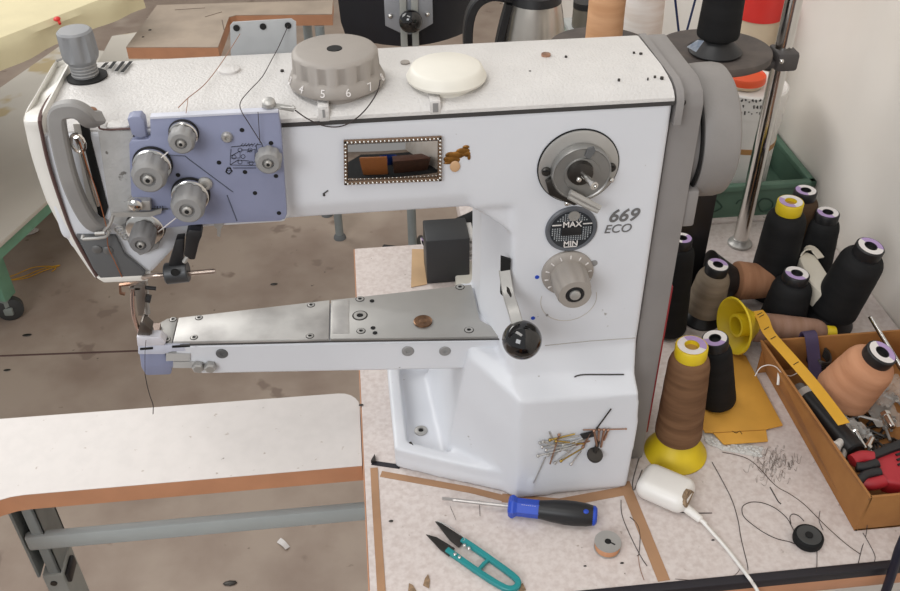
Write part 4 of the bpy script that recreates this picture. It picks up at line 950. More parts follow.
m = MB(); m.lathe([(.0128, .0014), (.0132, .004), (.0128, .0098)], p, seg=40); m.build('bobbin_thread', thread_mat('pale copper thread', 'cf9a76', 'b9835f'), bb_)
m = MB(); m.lathe([(.0135, .0098), (.0140, .0104), (.0138, .0112), (.0045, .0112), (.0035, .0112), (.0032, .008), (0, .008)], p, seg=40); fl_ = m.build('bobbin_flange', STEEL, bb_)
m = MB(); m.lathe([(.0033, .0105), (.0033, .0114), (0, .0114)], p, seg=20); m.box(p + Vector((.0035, -.0028, .0112)), (.007, .0016, .0005), rot=Matrix.Rotation(-.7, 3, 'Z')); m.build('bobbin_hole', HOLE, fl_)
bk = thing('bobbin', atz(806, 540, 0), 'black bobbin full of black thread right of the charger cable', 'bobbin')
p = atz(807, 541, .0005)
m = MB(); m.lathe([(.0140, 0), (.0152, .0012), (.0155, .003), (.0155, .0075), (.0150, .0092), (.0135, .0100), (.0045, .0096), (.004, .0096), (.0038, .006), (0, .006)], p, seg=44); m.build('bobbin_thread', BLACKTH, bk)
m = MB(); m.lathe([(.0128, .0097), (.0124, .0104), (.006, .0102), (.0045, .0098)], p, seg=36); m.build('bobbin_face', mat('dark bobbin face', '3b3c3c', .5), bk)
m = MB(); m.lathe([(.004, .0094), (.004, .0108), (0, .0108)], p, seg=20); m.build('bobbin_hole', HOLE, bk)
# charger
ch = thing('charger', atz(665, 492, 0), 'chipped white charger block with white cable at the bench front', 'charger')
cc = atz(665.5, 488, .014)
m = MB(); m.box((0, 0, 0), (.058, .044, .026), bevel=.0115, seg=5); rot = Matrix.Rotation(R_(-38), 4, 'Z'); m.bm.transform(Matrix.Translation(cc) @ rot); m.build('charger_block', WHITEPL, ch)
m = MB(); random.seed(2); e = [(668, 500), (670, 494), (676, 492), (681, 489), (687, 491), (688, 496), (683, 500), (681, 504), (674, 506), (668, 504)]
n_ = Vector((.55, -.75, .45)).normalized(); q0 = cc + rot.to_3x3() @ Vector((.0255, -.006, .006))
pts3 = [q0 + rot.to_3x3() @ Vector((.0035 + .0008 * random.random() - .0045 * max(0, math.sin(t)), .0115 * math.cos(t), .0070 * math.sin(t) * (.8 + .4 * random.random()))) for t in [2 * PI * i / 12 for i in range(12)]]
m.prism(pts3, rot.to_3x3() @ Vector((-.004, 0, 0))); m.build('broken_patch', mat('brown chipped edge', '9c8468', .8, var=.5, scale=300), ch, label='brown broken patch')
m = MB(); a, b_ = atz(681, 504, .010), atz(701, 520, .006); m.cyl(a, b_, .0052, .0042, 16, .001); m.cyl(b_ - (b_ - a) * .12, b_ + (b_ - a) * .25, .0026, .002, 12); m.build('plug', WHITEPL, ch)
m = MB(); m.tube([b_, atz(711, 531, .003), atz(726, 548, .0022), atz(740, 566, .0022), atz(749, 578, .0034), aty(754, 585, -.134), aty(758, 592, -.139), aty(761, 599, -.139)], .0019, 10, smooth=5); m.build('cable', WHITEPL, ch)
# scraps
SC = mat('brown paper scrap', '9a7f63', .8, var=.4, scale=200)
for i, (pts, lab) in enumerate(((((408, 591), (409, 583), (413, 585), (417, 592)), 'small brown paper scrap at the bench\'s front edge'), (((423, 585), (425, 578), (428, 574), (430, 580), (429, 588)), 'pointed brown paper scrap left of the snips'), (((519, 592), (518, 585), (523, 583), (526, 590)), 'tan paper scrap behind the snips\' handle'))):
    m = MB(); m.prism([atz(x, y, .0012) for x, y in pts], (0, 0, -.0008)); o = m.build('paper_scrap', SC); tag(o, lab, 'scrap')
for i, (px, py, r, lab) in enumerate(((391, 521, .0018, 'dark crumb on the bench left of the snips'), (713, 540, .0013, 'black speck right of the charger cable'), (585, 566, .0012, 'dark speck below the copper bobbin'), (622, 563, .0014, 'black speck right of the copper bobbin'), (361, 405, .0022, 'dark crumb on the bench\'s left edge'))):
    m = MB(); m.ball(atz(px, py, .0006), r, 8, (1.5, .8, .5)); tag(m.build('crumb', DARKMETAL), lab, 'crumb')
# threads lying on the bench
def thread(pts, lab, r=.00035, M=DARKTHREAD, z=.0006, k=5, name='loose_thread'):
    m = MB(); m.tube([atz(x[0], x[1], x[2] if len(x) > 2 else z) for x in pts], r, 5, smooth=k); return tag(m.build(name, M), lab, 'thread')
thread([(796, 535, .004), (791, 525), (786, 517), (775, 508), (763, 503), (752, 502), (744, 505), (742, 510), (745, 518), (760, 530), (775, 538), (790, 542), (797, 545, .003)], 'dark thread looping out of the black bobbin', .0004)
thread([(791, 524), (790, 517), (793, 514), (799, 516), (804, 521)], 'short dark thread curl behind the black bobbin', .0004)
thread([(712, 462), (722, 480), (732, 500), (738, 520), (741, 538), (747, 563), (748, 570)], 'long dark thread running from the carton to the bench front', .0004)
thread([(722, 452), (750, 460), (775, 485), (790, 494), (805, 505), (825, 525), (845, 543), (860, 554)], 'long brown thread running down past the black bobbin', .0004, mat('brown strand', '5d4d45', .8))
thread([(770, 487), (774, 494), (778, 501), (781, 504)], 'tiny dark thread end above the black bobbin', .0006)
thread([(820, 511), (819, 520), (823, 530)], 'faint short thread right of the black bobbin')
thread([(869, 499, .052), (868, 515, .02), (866, 535), (862, 548), (860, 556), (858, 565), (857, 572)], 'dark thread hanging from the box\'s front corner', .0004)
thread([(863, 533), (870, 545), (875, 556), (874, 563)], 'short thread curl before the cardboard box')
thread([(817, 549), (817, 560), (816.5, 572, .0016)], 'dark thread leading straight forward from the black bobbin')
thread([(621, 500), (622, 515), (630, 535), (640, 555), (647, 566)], 'dark thread along the brown strip right of the copper bobbin', .0004)
thread([(630, 517), (637, 524), (640, 535), (639, 553), (637, 556)], 'dark thread curl crossing the brown strip', .0004)
thread([(638, 555), (640, 568), (644, 580)], 'short brown thread end near the brown strip', .0004, PINKTHREAD)
thread([(675, 579), (700, 580.5), (720, 579), (735, 575), (742, 565)], 'faint thread curving under the white cable', .0003, mat('brown strand', '5d4d45', .8))
thread([(676, 512), (690, 513), (712, 513)], 'dark thread passing beneath the charger plug', .0005)
thread([(450, 506), (456, 520)], 'hair thin thread beneath the screwdriver blade', .0002)
thread([(479, 500), (480, 516)], 'short dark thread end right of the screwdriver blade', .00025)
thread([(642, 470), (634, 490), (633, 480), (640, 455)], 'dark cord bent round the charger block', .0007, mat('grey cord', '6f6a66', .7))
# ================================================================ pins and coin on the machine
co = MB(); p = atz(423, 322, .1905); co.lathe([(.0092, 0), (.0098, .0003), (.0098, .0016), (.0092, .0019), (.0084, .0016), (0, .0016)], p, seg=40); o = co.build('coin', COIN); tag(o, 'copper coin lying on the steel bed plate', 'coin')
m = MB(); m.ball(p + Vector((0, 0, .0016)), .004, 14, (1, 1.1, .1)); m.build('coin_relief', COIN, o)
YP0 = -.0026
bpy.context.view_layer.update()
def onbody(px, py, lift=.001):
    d = ray(px, py).normalized(); hit, loc, nrm_, _i = body.ray_cast(CAM - wpos(body), d)
    return loc + wpos(body) - d * lift if hit else aty(px, py, 0)
def F(px, py, d=0.): return onbody(px, py, .0022 + d)
PG = 'pins clinging to the machine front'
pins = [((611, 409), (597, 428), .0008, DARKMETAL, 'dark long needle at the top of the pin cluster'), ((583, 430), (626, 429), .0007, COPPERY, 'long rusty pin lying level at the pin cluster\'s right'),
        ((533.5, 483), (545, 458), .0007, STEEL, 'lowest pin hanging down from the cluster'), ((549, 432), (557, 448), .0008, STEEL, 'steel pin standing up at the cluster\'s left')]
rest = [((540, 443), (579, 436)), ((542, 447), (585, 440)), ((559, 435), (550, 464)), ((555, 463), (576, 447)), ((561, 461), (583, 448)), ((538, 456), (576, 446)), ((571, 464), (581, 451)), ((583, 447), (590, 433)), ((543, 442), (570, 452)), ((550, 440), (575, 434)), ((548, 455), (580, 441)), ((546, 450), (572, 445)), ((560, 450), (590, 441)), ((563, 445), (588, 437)), ((594, 431), (597, 447)), ((599, 430), (598, 446)), ((604, 430), (601, 447)), ((608, 430), (604, 440)), ((552, 458), (568, 441)), ((556, 441), (584, 444))]
for a, b_, r, M_, lab in pins: m = MB(); m.cyl(F(*a), F(*b_), r, seg=8); m.ball(F(*b_), r * 1.6, 8); tag(m.build('pin', M_), lab, 'pin', PG)
for i, (a, b_) in enumerate(rest):
    dd = .0012 * (1 + i % 3); m = MB(); r = .0012 if 6 < i < 8 else .00085; r = .0013 if i > 13 and i < 18 else r
    m.cyl(F(*a, dd), F(*b_, dd), r, seg=8); m.ball(F(*a, dd), .0019, 10); M_ = (STEEL, CHROME, COPPERY, STEEL, mat('brass pin', 'b5964e', .3, .9))[i % 5]
    if 14 <= i <= 17: M_ = COPPERY
    tag(m.build('pin', M_), 'short steel pin in the cluster clinging to the machine\'s front', 'pin', PG)
m = MB(); c0 = aty(593.5, 452.5, -.001); m.lathe([(.0080, 0), (.0086, .001), (.0086, .003), (.008, .004), (0, .0045)], c0 + Vector((0, -.004, 0)), (.1, -.5, .85), 32); m.cyl(c0 + Vector((0, -.004, 0)), F(598, 441, .001), .0022, seg=10); tag(m.build('thumb_screw', DARKMETAL), 'dark round headed screw at the pin cluster\'s right', 'screw')
m = MB(); m.prism([F(580, 434, .001), F(592, 431, .001), F(595, 435, .001), F(583, 438, .001)], (0, -.002, 0)); tag(m.build('magnet', BLACK), 'small black magnet bar behind the pins', 'magnet')
m = MB(); m.tube([onbody(x, y, .0012) for x, y in ((574.5, 377), (578, 375.5), (586, 374.6), (605, 374.6), (624, 374.5))], .0007, 6, smooth=4); tag(m.build('wire_piece', DARKMETAL), 'thin dark wire lying on the machine\'s sloping ledge', 'wire')
# threads running on the machine
def mth(pts, lab, r=.0003, M=DARKTHREAD): m = MB(); m.tube(pts, r, 5, smooth=5); return tag(m.build('machine_thread', M), lab, 'thread')
mth([aty(288, 26, .176), aty(279, 46, .165), atz(271, 61, .4705), atz(262, 77, .4715), atz(250, 90, .472), aty(241, 101, .024), aty(241, 110, .013), aty(250, 125, .012), aty(262, 144, .012)], 'dark thread running from the bracket to the tension plate', .0004)
mth([aty(258, 112, .012), aty(259, 128, .0125), aty(260, 143, .013)], 'second dark thread lying down the tension plate', .0003)
mth([aty(240, 34, .172), atz(222, 62, .4725), atz(205, 84, .4715), aty(188, 98, .03), aty(178, 108, .022)], 'pale brown thread crossing the white cover', .0004, PINKTHREAD)
mth([aty(188, 98, .029), aty(187, 106, .024), aty(186, 113, .016)], 'short pale thread down to the top tension knob', .0003, PINKTHREAD)
mth([aty(295, 110, .017), aty(308, 119, .022), aty(325, 126, .0255), aty(342, 126, .0255), aty(358, 117, .024), aty(370, 104, .022), aty(378, 90, .022), aty(380, 80, .03)], 'dark thread hanging in a bow from the big dial', .00055)
mth([aty(80, 142, .008), aty(88, 168, .010), aty(96, 190, .012), aty(106, 225, .012), aty(108, 246, .022), aty(115, 262, .022), aty(122, 277, .024)], 'rust brown thread running down past the take-up lever', .0004, mat('rust thread', '9a5a34', .7))
mth([aty(168, 152, .004), aty(160, 159, .006)], 'thread tight between the two upper tension knobs', .0005, LABELW)
mth([aty(176, 218, .004), aty(158, 232, .012)], 'thread tight between the two lower tension knobs', .0005, LABELW)
mth([aty(145, 374, .078), aty(147, 385, .078), aty(150, 396, .078), aty(153, 405, .077), aty(153, 414, .078)], 'dark thread end hanging below the arm\'s tip', .0005)
mth([aty(146, 340, .078), aty(145, 352, .076), aty(145, 374, .0775)], 'dark thread running over the hook cover', .0003)
# ================================================================ behind the machine, on the bench
ts = thing('thread_stand', (.291, .452, 0), 'chrome thread stand post with two dark discs behind the machine', 'thread stand')
PX, PY = .292, .448
m = MB(); m.cyl((PX, PY, .0005), (PX, PY, .75), .0112, seg=24); m.build('post', CHROME, ts)
m = MB(); m.lathe([(.018, .0005), (.018, .004), (.014, .007), (.0125, .012), (0.0113, .012)], (PX, PY, 0), seg=28); m.build('post_foot', STEEL, ts)
DISC = mat('dusty dark disc', '4c4542', .65, var=.35, scale=30, hex2='5f5650')
def disc(c, r, name='spool_disc'):
    m = MB(); m.lathe([(r * .9, -.010), (r * .99, -.006), (r, .0), (r * .985, .003), (r * .9, .0045), (r * .55, .001), (r * .5, .003), (r * .46, .003), (r * .44, 0), (0, 0)], c, seg=64); return m.build(name, DISC, ts)
c = Vector((.200, .442, .312)); dr = disc(c, .0745); dr.rotation_euler = (R_(-2), 0, 0)
m = MB(); m.prism([(c.x + .050, c.y - .010, .291), (PX + .010, c.y - .010, .291), (PX + .010, PY + .004, .291), (c.x + .050, c.y + .006, .291)], (0, 0, .010), bevel=.003)
m.bb((PX - .014, PY - .022, .288), (PX + .016, PY + .016, .314), bevel=.005); m.build('clamp_arm', mat('dark clamp paint', '4a4645', .5), ts)
m = MB(); m.ball((PX - .010, PY - .0235, .305), .0035, 12); m.build('clamp_screw', CHROME, ts)
c2 = Vector((.064, .51, .298)); dl = disc(c2, .072)
m = MB(); m.tube([(PX, PY, .285), (.2, .5, .285), (.06, .51, .285)], .006, 10); m.build('rear_arm', mat('dark clamp paint', '4a4645', .5), ts)
SG = 'thread cones on the stand\'s discs'
B = c + Vector((-.004, -.002, .0052)); T = B + Vector((0, 0, .20))
cone('thread_cone', 'black thread cone on black flared base on the right disc', B, T, .0270, .0225, BLACKTH, BLACK, .015, BLACK, .0345, .016, SG, body_from=.016)
m = MB(); m.prism([aty(x, y, .405) for x, y in ((687, 47), (698, 40), (704, 41), (696, 52))], (0, .0006, 0)); o = m.build('paper_label', mat('blue white label', 'b9c1cc', .5, hex2='5f7796', scale=90)); tag(o, 'blue and white label scrap on the right disc', 'label')
o.location += Vector((0, .0, 0))
B = c2 + Vector((.001, -.004, .0035)); cone('thread_cone', 'tan thread cone standing on the left disc', B, B + Vector((0, 0, .19)), .0245, .0235, TANTH, BLACK, .015, None, group=SG, body_from=.0)
# white ringed cone on the bench behind
B = Vector((.150, .70, .0005))
bench2 = thing('rear_bench', (.16, .75, FZ), 'pale bench standing behind the workbench with the kettle', 'table')
m = MB(); m.bb((-.12, .512, -.03), (.432, 1.02, 0), bevel=.001); m.build('tabletop', TABLE, bench2)
for x, y in ((.03, .55), (.03, .98), (.40, .98)): m = MB(); m.bb((x - .018, y - .018, FZ), (x + .018, y + .018, -.031)); m.build('leg', STEELPAINT, bench2)
B = Vector((.243, .90, .0005)); cone('thread_cone', 'big white thread cone on white flared base right of the tan cone', B, B + Vector((0, 0, .33)), .040, .034, WHITETH, WHITEPL, .016, WHITEPL, .070, .10, SG, body_from=.07)
m = MB(); xr = aty(712, 220, .32).x; m.bb((xr - .055, .315, .0005), (xr, .375, .255), bevel=.005); o = m.build('metal_post', mat('black post paint', '19191b', .4)); tag(o, 'black square post standing behind the hand wheel', 'post')
# ---- kettle
kt = thing('kettle', (.028, .8, 0), 'brushed steel kettle with black handle behind the machine', 'kettle')
kc = Vector((.028, .80, 0))
m = MB(); m.lathe([(.068, .012), (.070, .02), (.066, .10), (.056, .18), (.046, .245), (.042, .262), (0, .27)], kc, seg=56); m.build('kettle_body', mat('kettle steel', 'c9c3ba', .28, .95), kt)
m = MB(); m.lathe([(.074, .0005), (.074, .010), (.069, .014), (0, .014)], kc, seg=48); m.build('kettle_base', BLACK, kt)
m = MB(); m.lathe([(.043, .262), (.040, .275), (.012, .280), (.010, .292), (0, .293)], kc, seg=40); m.build('kettle_lid', BLACK, kt)
m = MB(); m.strap([kc + Vector((-.040, -.004, .27)), kc + Vector((-.075, -.01, .278)), kc + Vector((-.102, -.012, .262)), kc + Vector((-.112, -.012, .22)), kc + Vector((-.108, -.012, .15)), kc + Vector((-.096, -.01, .10)), kc + Vector((-.07, -.006, .075)), kc + Vector((-.058, 0, .08))], .022, .015, (0, 1, 0), smooth=5); m.strap([kc + Vector((-.044, -.006, .262)), kc + Vector((-.058, -.006, .20)), kc + Vector((-.066, -.006, .12)), kc + Vector((-.070, -.004, .078))], .022, .012, (0, 1, 0), smooth=4); m.build('kettle_handle', BLACK, kt)
# ---- clear boxes right of the kettle
cl = thing('clear_box', (.10, .88, 0), 'clear plastic box with pale green tint between kettle and tan cone', 'box')
m = MB(); m.bb((.108, .84, .0005), (.170, .93, .170), bevel=.004); m.build('box_shell', mat('tinted clear plastic', 'a9b8ae', .2, var=.3, scale=40, hex2='7f938a'), cl)
m = MB(); m.bb((.105, .837, .1705), (.173, .933, .180), bevel=.003); m.build('box_lid', mat('grey clear lid', 'b9bcba', .25), cl)
jr = thing('small_jar', (.135, .885, .18), 'small dark lidded jar on the clear plastic box', 'jar')
m = MB(); m.lathe([(.022, .1805), (.023, .184), (.022, .215), (0, .215)], (.135, .885, 0), seg=28); m.build('jar_body', mat('murky glass', '6f6a60', .2), jr)
m = MB(); m.lathe([(.0225, .2152), (.0225, .226), (0, .227)], (.135, .885, 0), seg=28); m.build('jar_lid', BLACK, jr)
# ---- green crate with tubs
cr = thing('green_crate', (.33, .6, 0), 'dark green plastic crate holding tubs by the wall', 'crate')
cx0, cx1, cy0, cy1, chh = .100, .428, .523, .70, .058
m = MB(); m.bb((cx0, cy0, .0005), (cx1, cy1, .004)); m.build('crate_floor', GREEN, cr)
for a, b_ in (((cx0, cy0, .004), (cx1, cy0 + .004, chh)), ((cx0, cy1 - .004, .004), (cx1, cy1, chh)), ((cx0, cy0 + .0042, .004), (cx0 + .004, cy1 - .0042, chh)), ((cx1 - .004, cy0 + .0042, .004), (cx1, cy1 - .0042, chh))): m = MB(); m.bb(a, b_, bevel=.001); m.build('crate_wall', GREEN, cr)
m = MB()
for a, b_ in (((cx0 - .004, cy0 - .006, chh - .008), (cx1 + .003, cy0 + .006, chh + .002)), ((cx0 - .004, cy1 - .006, chh - .008), (cx1 + .003, cy1 + .006, chh + .002)), ((cx1 - .008, cy0 - .006, chh - .008), (cx1 + .003, cy1 + .006, chh + .002)), ((cx0 - .004, cy0 - .006, chh - .008), (cx0 + .008, cy1 + .006, chh + .002))): m.bb(a, b_, bevel=.002)
m.build('crate_rim', mat('worn green rim', '5b7a68', .55, var=.15), cr)
m = MB()
for cxp, pts in ((0, [(758, 204), (762, 199), (769, 199), (773, 204), (769, 210), (761, 211), (758, 204)]), (1, [(716, 200), (722, 207), (714, 212)]), (2, [(736, 204), (740, 200), (746, 202), (744, 210)])): m.tube([aty(x, y, cy0 - .0006) for x, y in pts], .0012, 5, smooth=3)
m.build('crate_emboss', mat('dark green emboss', '2c473a', .6), cr)
def tub(name, label, c, r0, r1, h, Mb, lid=None, lidr=None, lidh=.012, stripe=None, ribs=(), cat='tub'):
    t = thing(name, (c[0], c[1], c[2]), label, cat); c = Vector(c)
    pr = [(r0 * .95, 0), (r0, .003)]
    n = 12
    for i in range(1, n + 1): pr.append((r0 + (r1 - r0) * i / n + (.0022 if i in ribs else 0), .003 + (h - .003) * i / n))
    m = MB(); m.lathe(pr + [(r1 * .9, h), (0, h)], c, seg=56); m.build('tub_body', Mb, t)
    if stripe: m = MB(); rr = r0 + (r1 - r0) * stripe[0] / h + .0006; m.lathe([(rr, stripe[0]), (rr + .0003, stripe[0] + stripe[1])], c, seg=56); m.build('stripe', stripe[2], t)
    if lid: m = MB(); lr = lidr or r1 * 1.05; m.lathe([(lr, h - lidh * .4), (lr * 1.01, h), (lr, h + lidh), (lr * .95, h + lidh + .002), (lr * .9, h + lidh - .001), (0, h + lidh - .001)], c, seg=56); m.build('tub_lid', lid, t)
    return t
wb_ = tub('white_bucket', 'white bucket with orange stripe and handwritten lid in the green crate', (.331, .60, .0045), .0515, .0530, .160, WHITEPL, WHITEPL, .0550, .026, stripe=(.092, .009, mat('ochre stripe', 'b98a55', .5)), ribs=(10,), cat='bucket')
INK = mat('black marker ink', '2a2726', .7)
random.seed(9)
# handwriting on the lid's rim
for ri, (y0, n, px0, px1) in enumerate(((101, 8, 738, 764), (107, 7, 744, 764), (113, 7, 741, 764))):
    for i in range(n):
        if ri == 1 and i in (1, 2): continue
        px = px0 + (px1 - px0) * i / (n - 1); 
        q = [(px + random.uniform(-1, 1), y0 + random.uniform(-1.8, 1.8)) for _ in range(3)]
        m = MB(); pts = []
        for x, y in q:
            for yy_ in (None,):
                d_ = ray(x, y); o_ = CAM - Vector((.331, .60, 0)); A = d_.x ** 2 + d_.y ** 2; Bq = 2 * (o_.x * d_.x + o_.y * d_.y); Cq = o_.x ** 2 + o_.y ** 2 - .0557 ** 2
                D = Bq * Bq - 4 * A * Cq
                if D > 0: pts.append(CAM + d_ * ((-Bq - math.sqrt(D)) / (2 * A)))
        if len(pts) == 3: m.tube(pts, .0012, 4); m.build('marker_stroke', INK, wb_)
        else: m.bm.free()
tub('orange_tub', 'small tub with orange lid standing on the white bucket', (.318, .600, .191), .028, .029, .009, TUB, ORANGE, .031, .006)
tub('red_lid_jar', 'milky jar with bright red lid behind the thread stand', (.392, .755, .0005), .034, .036, .248, TUB, BRIGHTRED, .038, .030, ribs=(3, 9), cat='jar')
for i, (a, b_, lab) in enumerate((((673, -20), (679, 34), 'navy blue wire left of the black cone'), ((702, -25), (686, 34), 'navy blue wire leaning against the first one'))):
    m = MB(); p = aty(*b_, .56); q = aty(*a, .56); d = (q - p); m.tube([Vector((p.x - d.x / d.z * (p.z - .0605), .56, .004)), p, q, q + d * 1.2], .0017, 8); o = m.build('navy_wire', mat('navy wire', '1c2a52', .4)); tag(o, lab, 'wire')
# ---- black box behind the arm
bxx = thing('black_box', atz(445, 283, 0), 'charcoal box with cooling fins behind the cylinder arm', 'box')
p0 = atz(427, 284, .0005)
m = MB(); m.bb((p0.x, p0.y, .0005), (p0.x + .062, p0.y + .055, .075), bevel=.002); m.build('box_case', mat('charcoal case', '2c2d2f', .45), bxx)
for i in range(4): m = MB(); m.bb((p0.x + .0622, p0.y + .01, .030 + i * .011), (p0.x + .070, p0.y + .05, .036 + i * .011), bevel=.001); m.build('cooling_fin', mat('pale fin', 'c9c7c4', .4), bxx)
cone('thread_cone', 'black thread cone lying behind the charcoal box with lilac end', aty(423, 243, .498) + Vector((.10, .040, .010)), aty(423, 243, .498), .019, .016, BLACKTH, BLACK, .010, None, group=GC)
m = MB(); m.prism([atz(x, y, .012) for x, y in ((456, 291), (455, 272), (462, 262), (472, 260), (474, 286))], (0, 0, -.0115), bevel=.003); o = m.build('cream_block', CREAM); tag(o, 'cream plastic block behind the bed plate', 'block')
m = MB(); p = atz(463, 261, .014); m.lathe([(.0045, 0), (.0045, .004), (.002, .004), (.0018, .001), (0, .001)], p, (0, -.4, 1), 16); m.build('block_screw', STEEL, o)
m = MB(); m.prism([atz(x, y, .0014) for x, y in ((412, 249), (424, 249), (427, 284), (411, 287))], (0, 0, -.0009)); o = m.build('paper_sheet', mat('tan card', 'c3a27c', .7)); tag(o, 'tan card lying left of the charcoal box', 'card')
# ================================================================ chair behind
ch2 = thing('office_chair', (-.15, 1.30, FZ), 'office chair with navy black back shell and round knob', 'chair')
m = MB(); YC = 1.30
xl, xr = -.303, .012
loops = []
for k, (z, e, dy) in enumerate(((-.025, .035, .03), (-.015, .012, .008), (.02, .004, 0), (.12, 0, -.01), (.26, 0, -.005), (.34, .01, .01), (.40, .05, .03))):
    n = 15; lp = []
    for i in range(n):
        t = i / (n - 1); x = xl + e + (xr - xl - 2 * e) * t; lp.append((x, YC + dy + .10 * (2 * t - 1) ** 2 * .8, z))
    for i in range(n):
        t = 1 - i / (n - 1); x = xl + e + (xr - xl - 2 * e) * t; lp.append((x, YC + dy + .045 + .10 * (2 * t - 1) ** 2 * .8, z))
    loops.append(lp)
m.loft(loops); m.build('back_shell', CHAIRNAVY, ch2)
kx = -.150
m = MB(); m.prism([(kx - .052, YC - .008, .12), (kx - .052, YC - .008, .040), (kx - .012, YC - .008, .018), (kx + .012, YC - .008, .018), (kx + .052, YC - .008, .040), (kx + .052, YC - .008, .12)], (0, .006, 0), bevel=.001); bk_ = m.build('back_bracket', mat('bracket grey', '9da0a6', .4, .3), ch2)
for s in (-1, 1):
    m = MB(); m.ball((kx + s * .040, YC - .010, .062), .0055, 12); m.build('bracket_screw', CHROME, bk_)
    m = MB(); m.bb((kx + s * .0125 - .0075, YC - .016, -.16), (kx + s * .0125 + .0075, YC - .008, .10), bevel=.002); m.build('back_bar', mat('bar grey', '9a9b96', .4), ch2)
m = MB(); m.ball((kx + .002, YC - .034, .057), .0255, 28, (1, .8, 1)); m.cyl((kx, YC - .03, .057), (kx, YC - .008, .057), .008, seg=14); m.build('tension_knob', GLOSSBLACK, ch2)
m = MB(); m.bb((-.29, YC + .02, -.34), (.0, YC + .27, -.27), bevel=.03, seg=4); m.build('seat', CHAIRNAVY, ch2)
m = MB(); m.bb((kx - .02, YC - .012, -.30), (kx + .02, YC + .2, -.16), bevel=.004); m.build('back_support', STEELPAINT, ch2)
gx, gy = kx, YC + .21
m = MB(); m.cyl((gx, gy, FZ + .05), (gx, gy, -.33), .0125, seg=20); m.build('gas_column', STEELPAINT, ch2)
for i in range(5):
    a = R_(36 + 72 * i + 36); e = Vector((gx + .10 * math.cos(a), gy + .10 * math.sin(a), FZ + .045))
    m = MB(); m.cyl((gx, gy, FZ + .06), e, .016, .011, 12); m.lathe([(.018, -.010), (.020, 0), (.018, .010)], e + Vector((0, 0, -.025)), (math.sin(a), -math.cos(a), 0), 18); m.build('star_leg', BLACK, ch2)
# ================================================================ other tables
bt = thing('sewing_table', (-.5, 1.45, FZ), 'worn tan sewing table with orange brown edge far behind', 'table')
ZST = -.08
a = [atz(126, 47, ZST), atz(157, 5, ZST), atz(333, 0, ZST), atz(332, 14, ZST), atz(236, 15, ZST), atz(229, 17, ZST), atz(218, 47, ZST)]
m = MB(); m.prism(a, (0, 0, -.0015)); m.build('tabletop', BACKTOP, bt)
m = MB(); m.prism([p + Vector((0, 0, -.0017)) for p in a], (0, 0, -.0285)); m.build('edge_band', EDGEOR, bt, label='orange brown table edge')
lg = atz(340, 238, FZ)
for p in (Vector((lg.x, lg.y, 0)), Vector((-.40, 1.84, 0)), Vector((-.74, 1.87, 0))):
    m = MB(); m.cyl((p.x, p.y, FZ + .012), (p.x, p.y, ZST - .031), .0125, seg=14); l_ = m.build('leg', STEELPAINT, bt)
    m = MB(); m.lathe([(.019, 0), (.018, .008), (.0126, .016)], (p.x, p.y, FZ), seg=16); m.build('foot_cap', mat('grey rubber foot', '6f7375', .7), l_)
for px, py, s in ((150, 30, .004), (143, 37, .003)): m = MB(); m.lathe([(s, 0), (s, .0006), (0, .0006)], atz(px, py, ZST), (0, 0, 1), 14); m.build('table_hole', HOLE, bt)
for i, (q0, q1) in enumerate((((175, 10), (205, 8)), ((205, 17), (222, 12)), ((222, 20), (224, 30)))): m = MB(); m.tube([atz(*q0, ZST), atz(*q1, ZST)], .0012, 5); m.build('stain', mat('dark stain', '6b5d50', .7), bt)
sh = thing('cardboard_sheet', (-.85, 1.5, FZ), 'pale board leaning low beyond the machine head', 'board')
m = MB(); m.prism([atz(x, y, -.25) for x, y in ((98, 62), (112, 36), (150, 30), (150, 62))], (0, 0, -.02)); m.build('board_top', TROLLEYT, sh)
for x, y in ((110, 55), (140, 55)): q = atz(x, y, -.25); m = MB(); m.bb((q.x - .01, q.y - .01, FZ), (q.x + .01, q.y + .01, -.271)); m.build('board_leg', STEELPAINT, sh)
# cream cloth covered table, upper left
ct = thing('cutting_table', (-1.3, 1.9, FZ), 'large table covered by cream cloth at upper left', 'table')
ZC = .02
e0 = atz(-60, 60, ZC); e1 = atz(0, 40, ZC); e2 = atz(80, 12, ZC); e3 = atz(134, -12, ZC)
d01 = (e3 - e1).normalized(); nrm = Vector((-d01.y, d01.x, 0))
if nrm.y < 0: nrm = -nrm
A0 = e1 - d01 * .6; A1 = e3 + d01 * .015
m = MB(); m.prism([A0 + nrm * .012, A1 + nrm * .012 - d01 * .01, A1 + nrm * 1.1 - d01 * .01, A0 + nrm * 1.1], (0, 0, -.03)); m.build('table_board', BACKTOP, ct)
for q in (A0 + d01 * .2 + nrm * .1, A1 - d01 * .06 + nrm * .22, A1 - d01 * .06 + nrm * 1.0):
    m = MB(); m.bb((q.x - .022, q.y - .022, FZ), (q.x + .022, q.y + .022, ZC - .031)); m.build('leg', GREENP, ct)
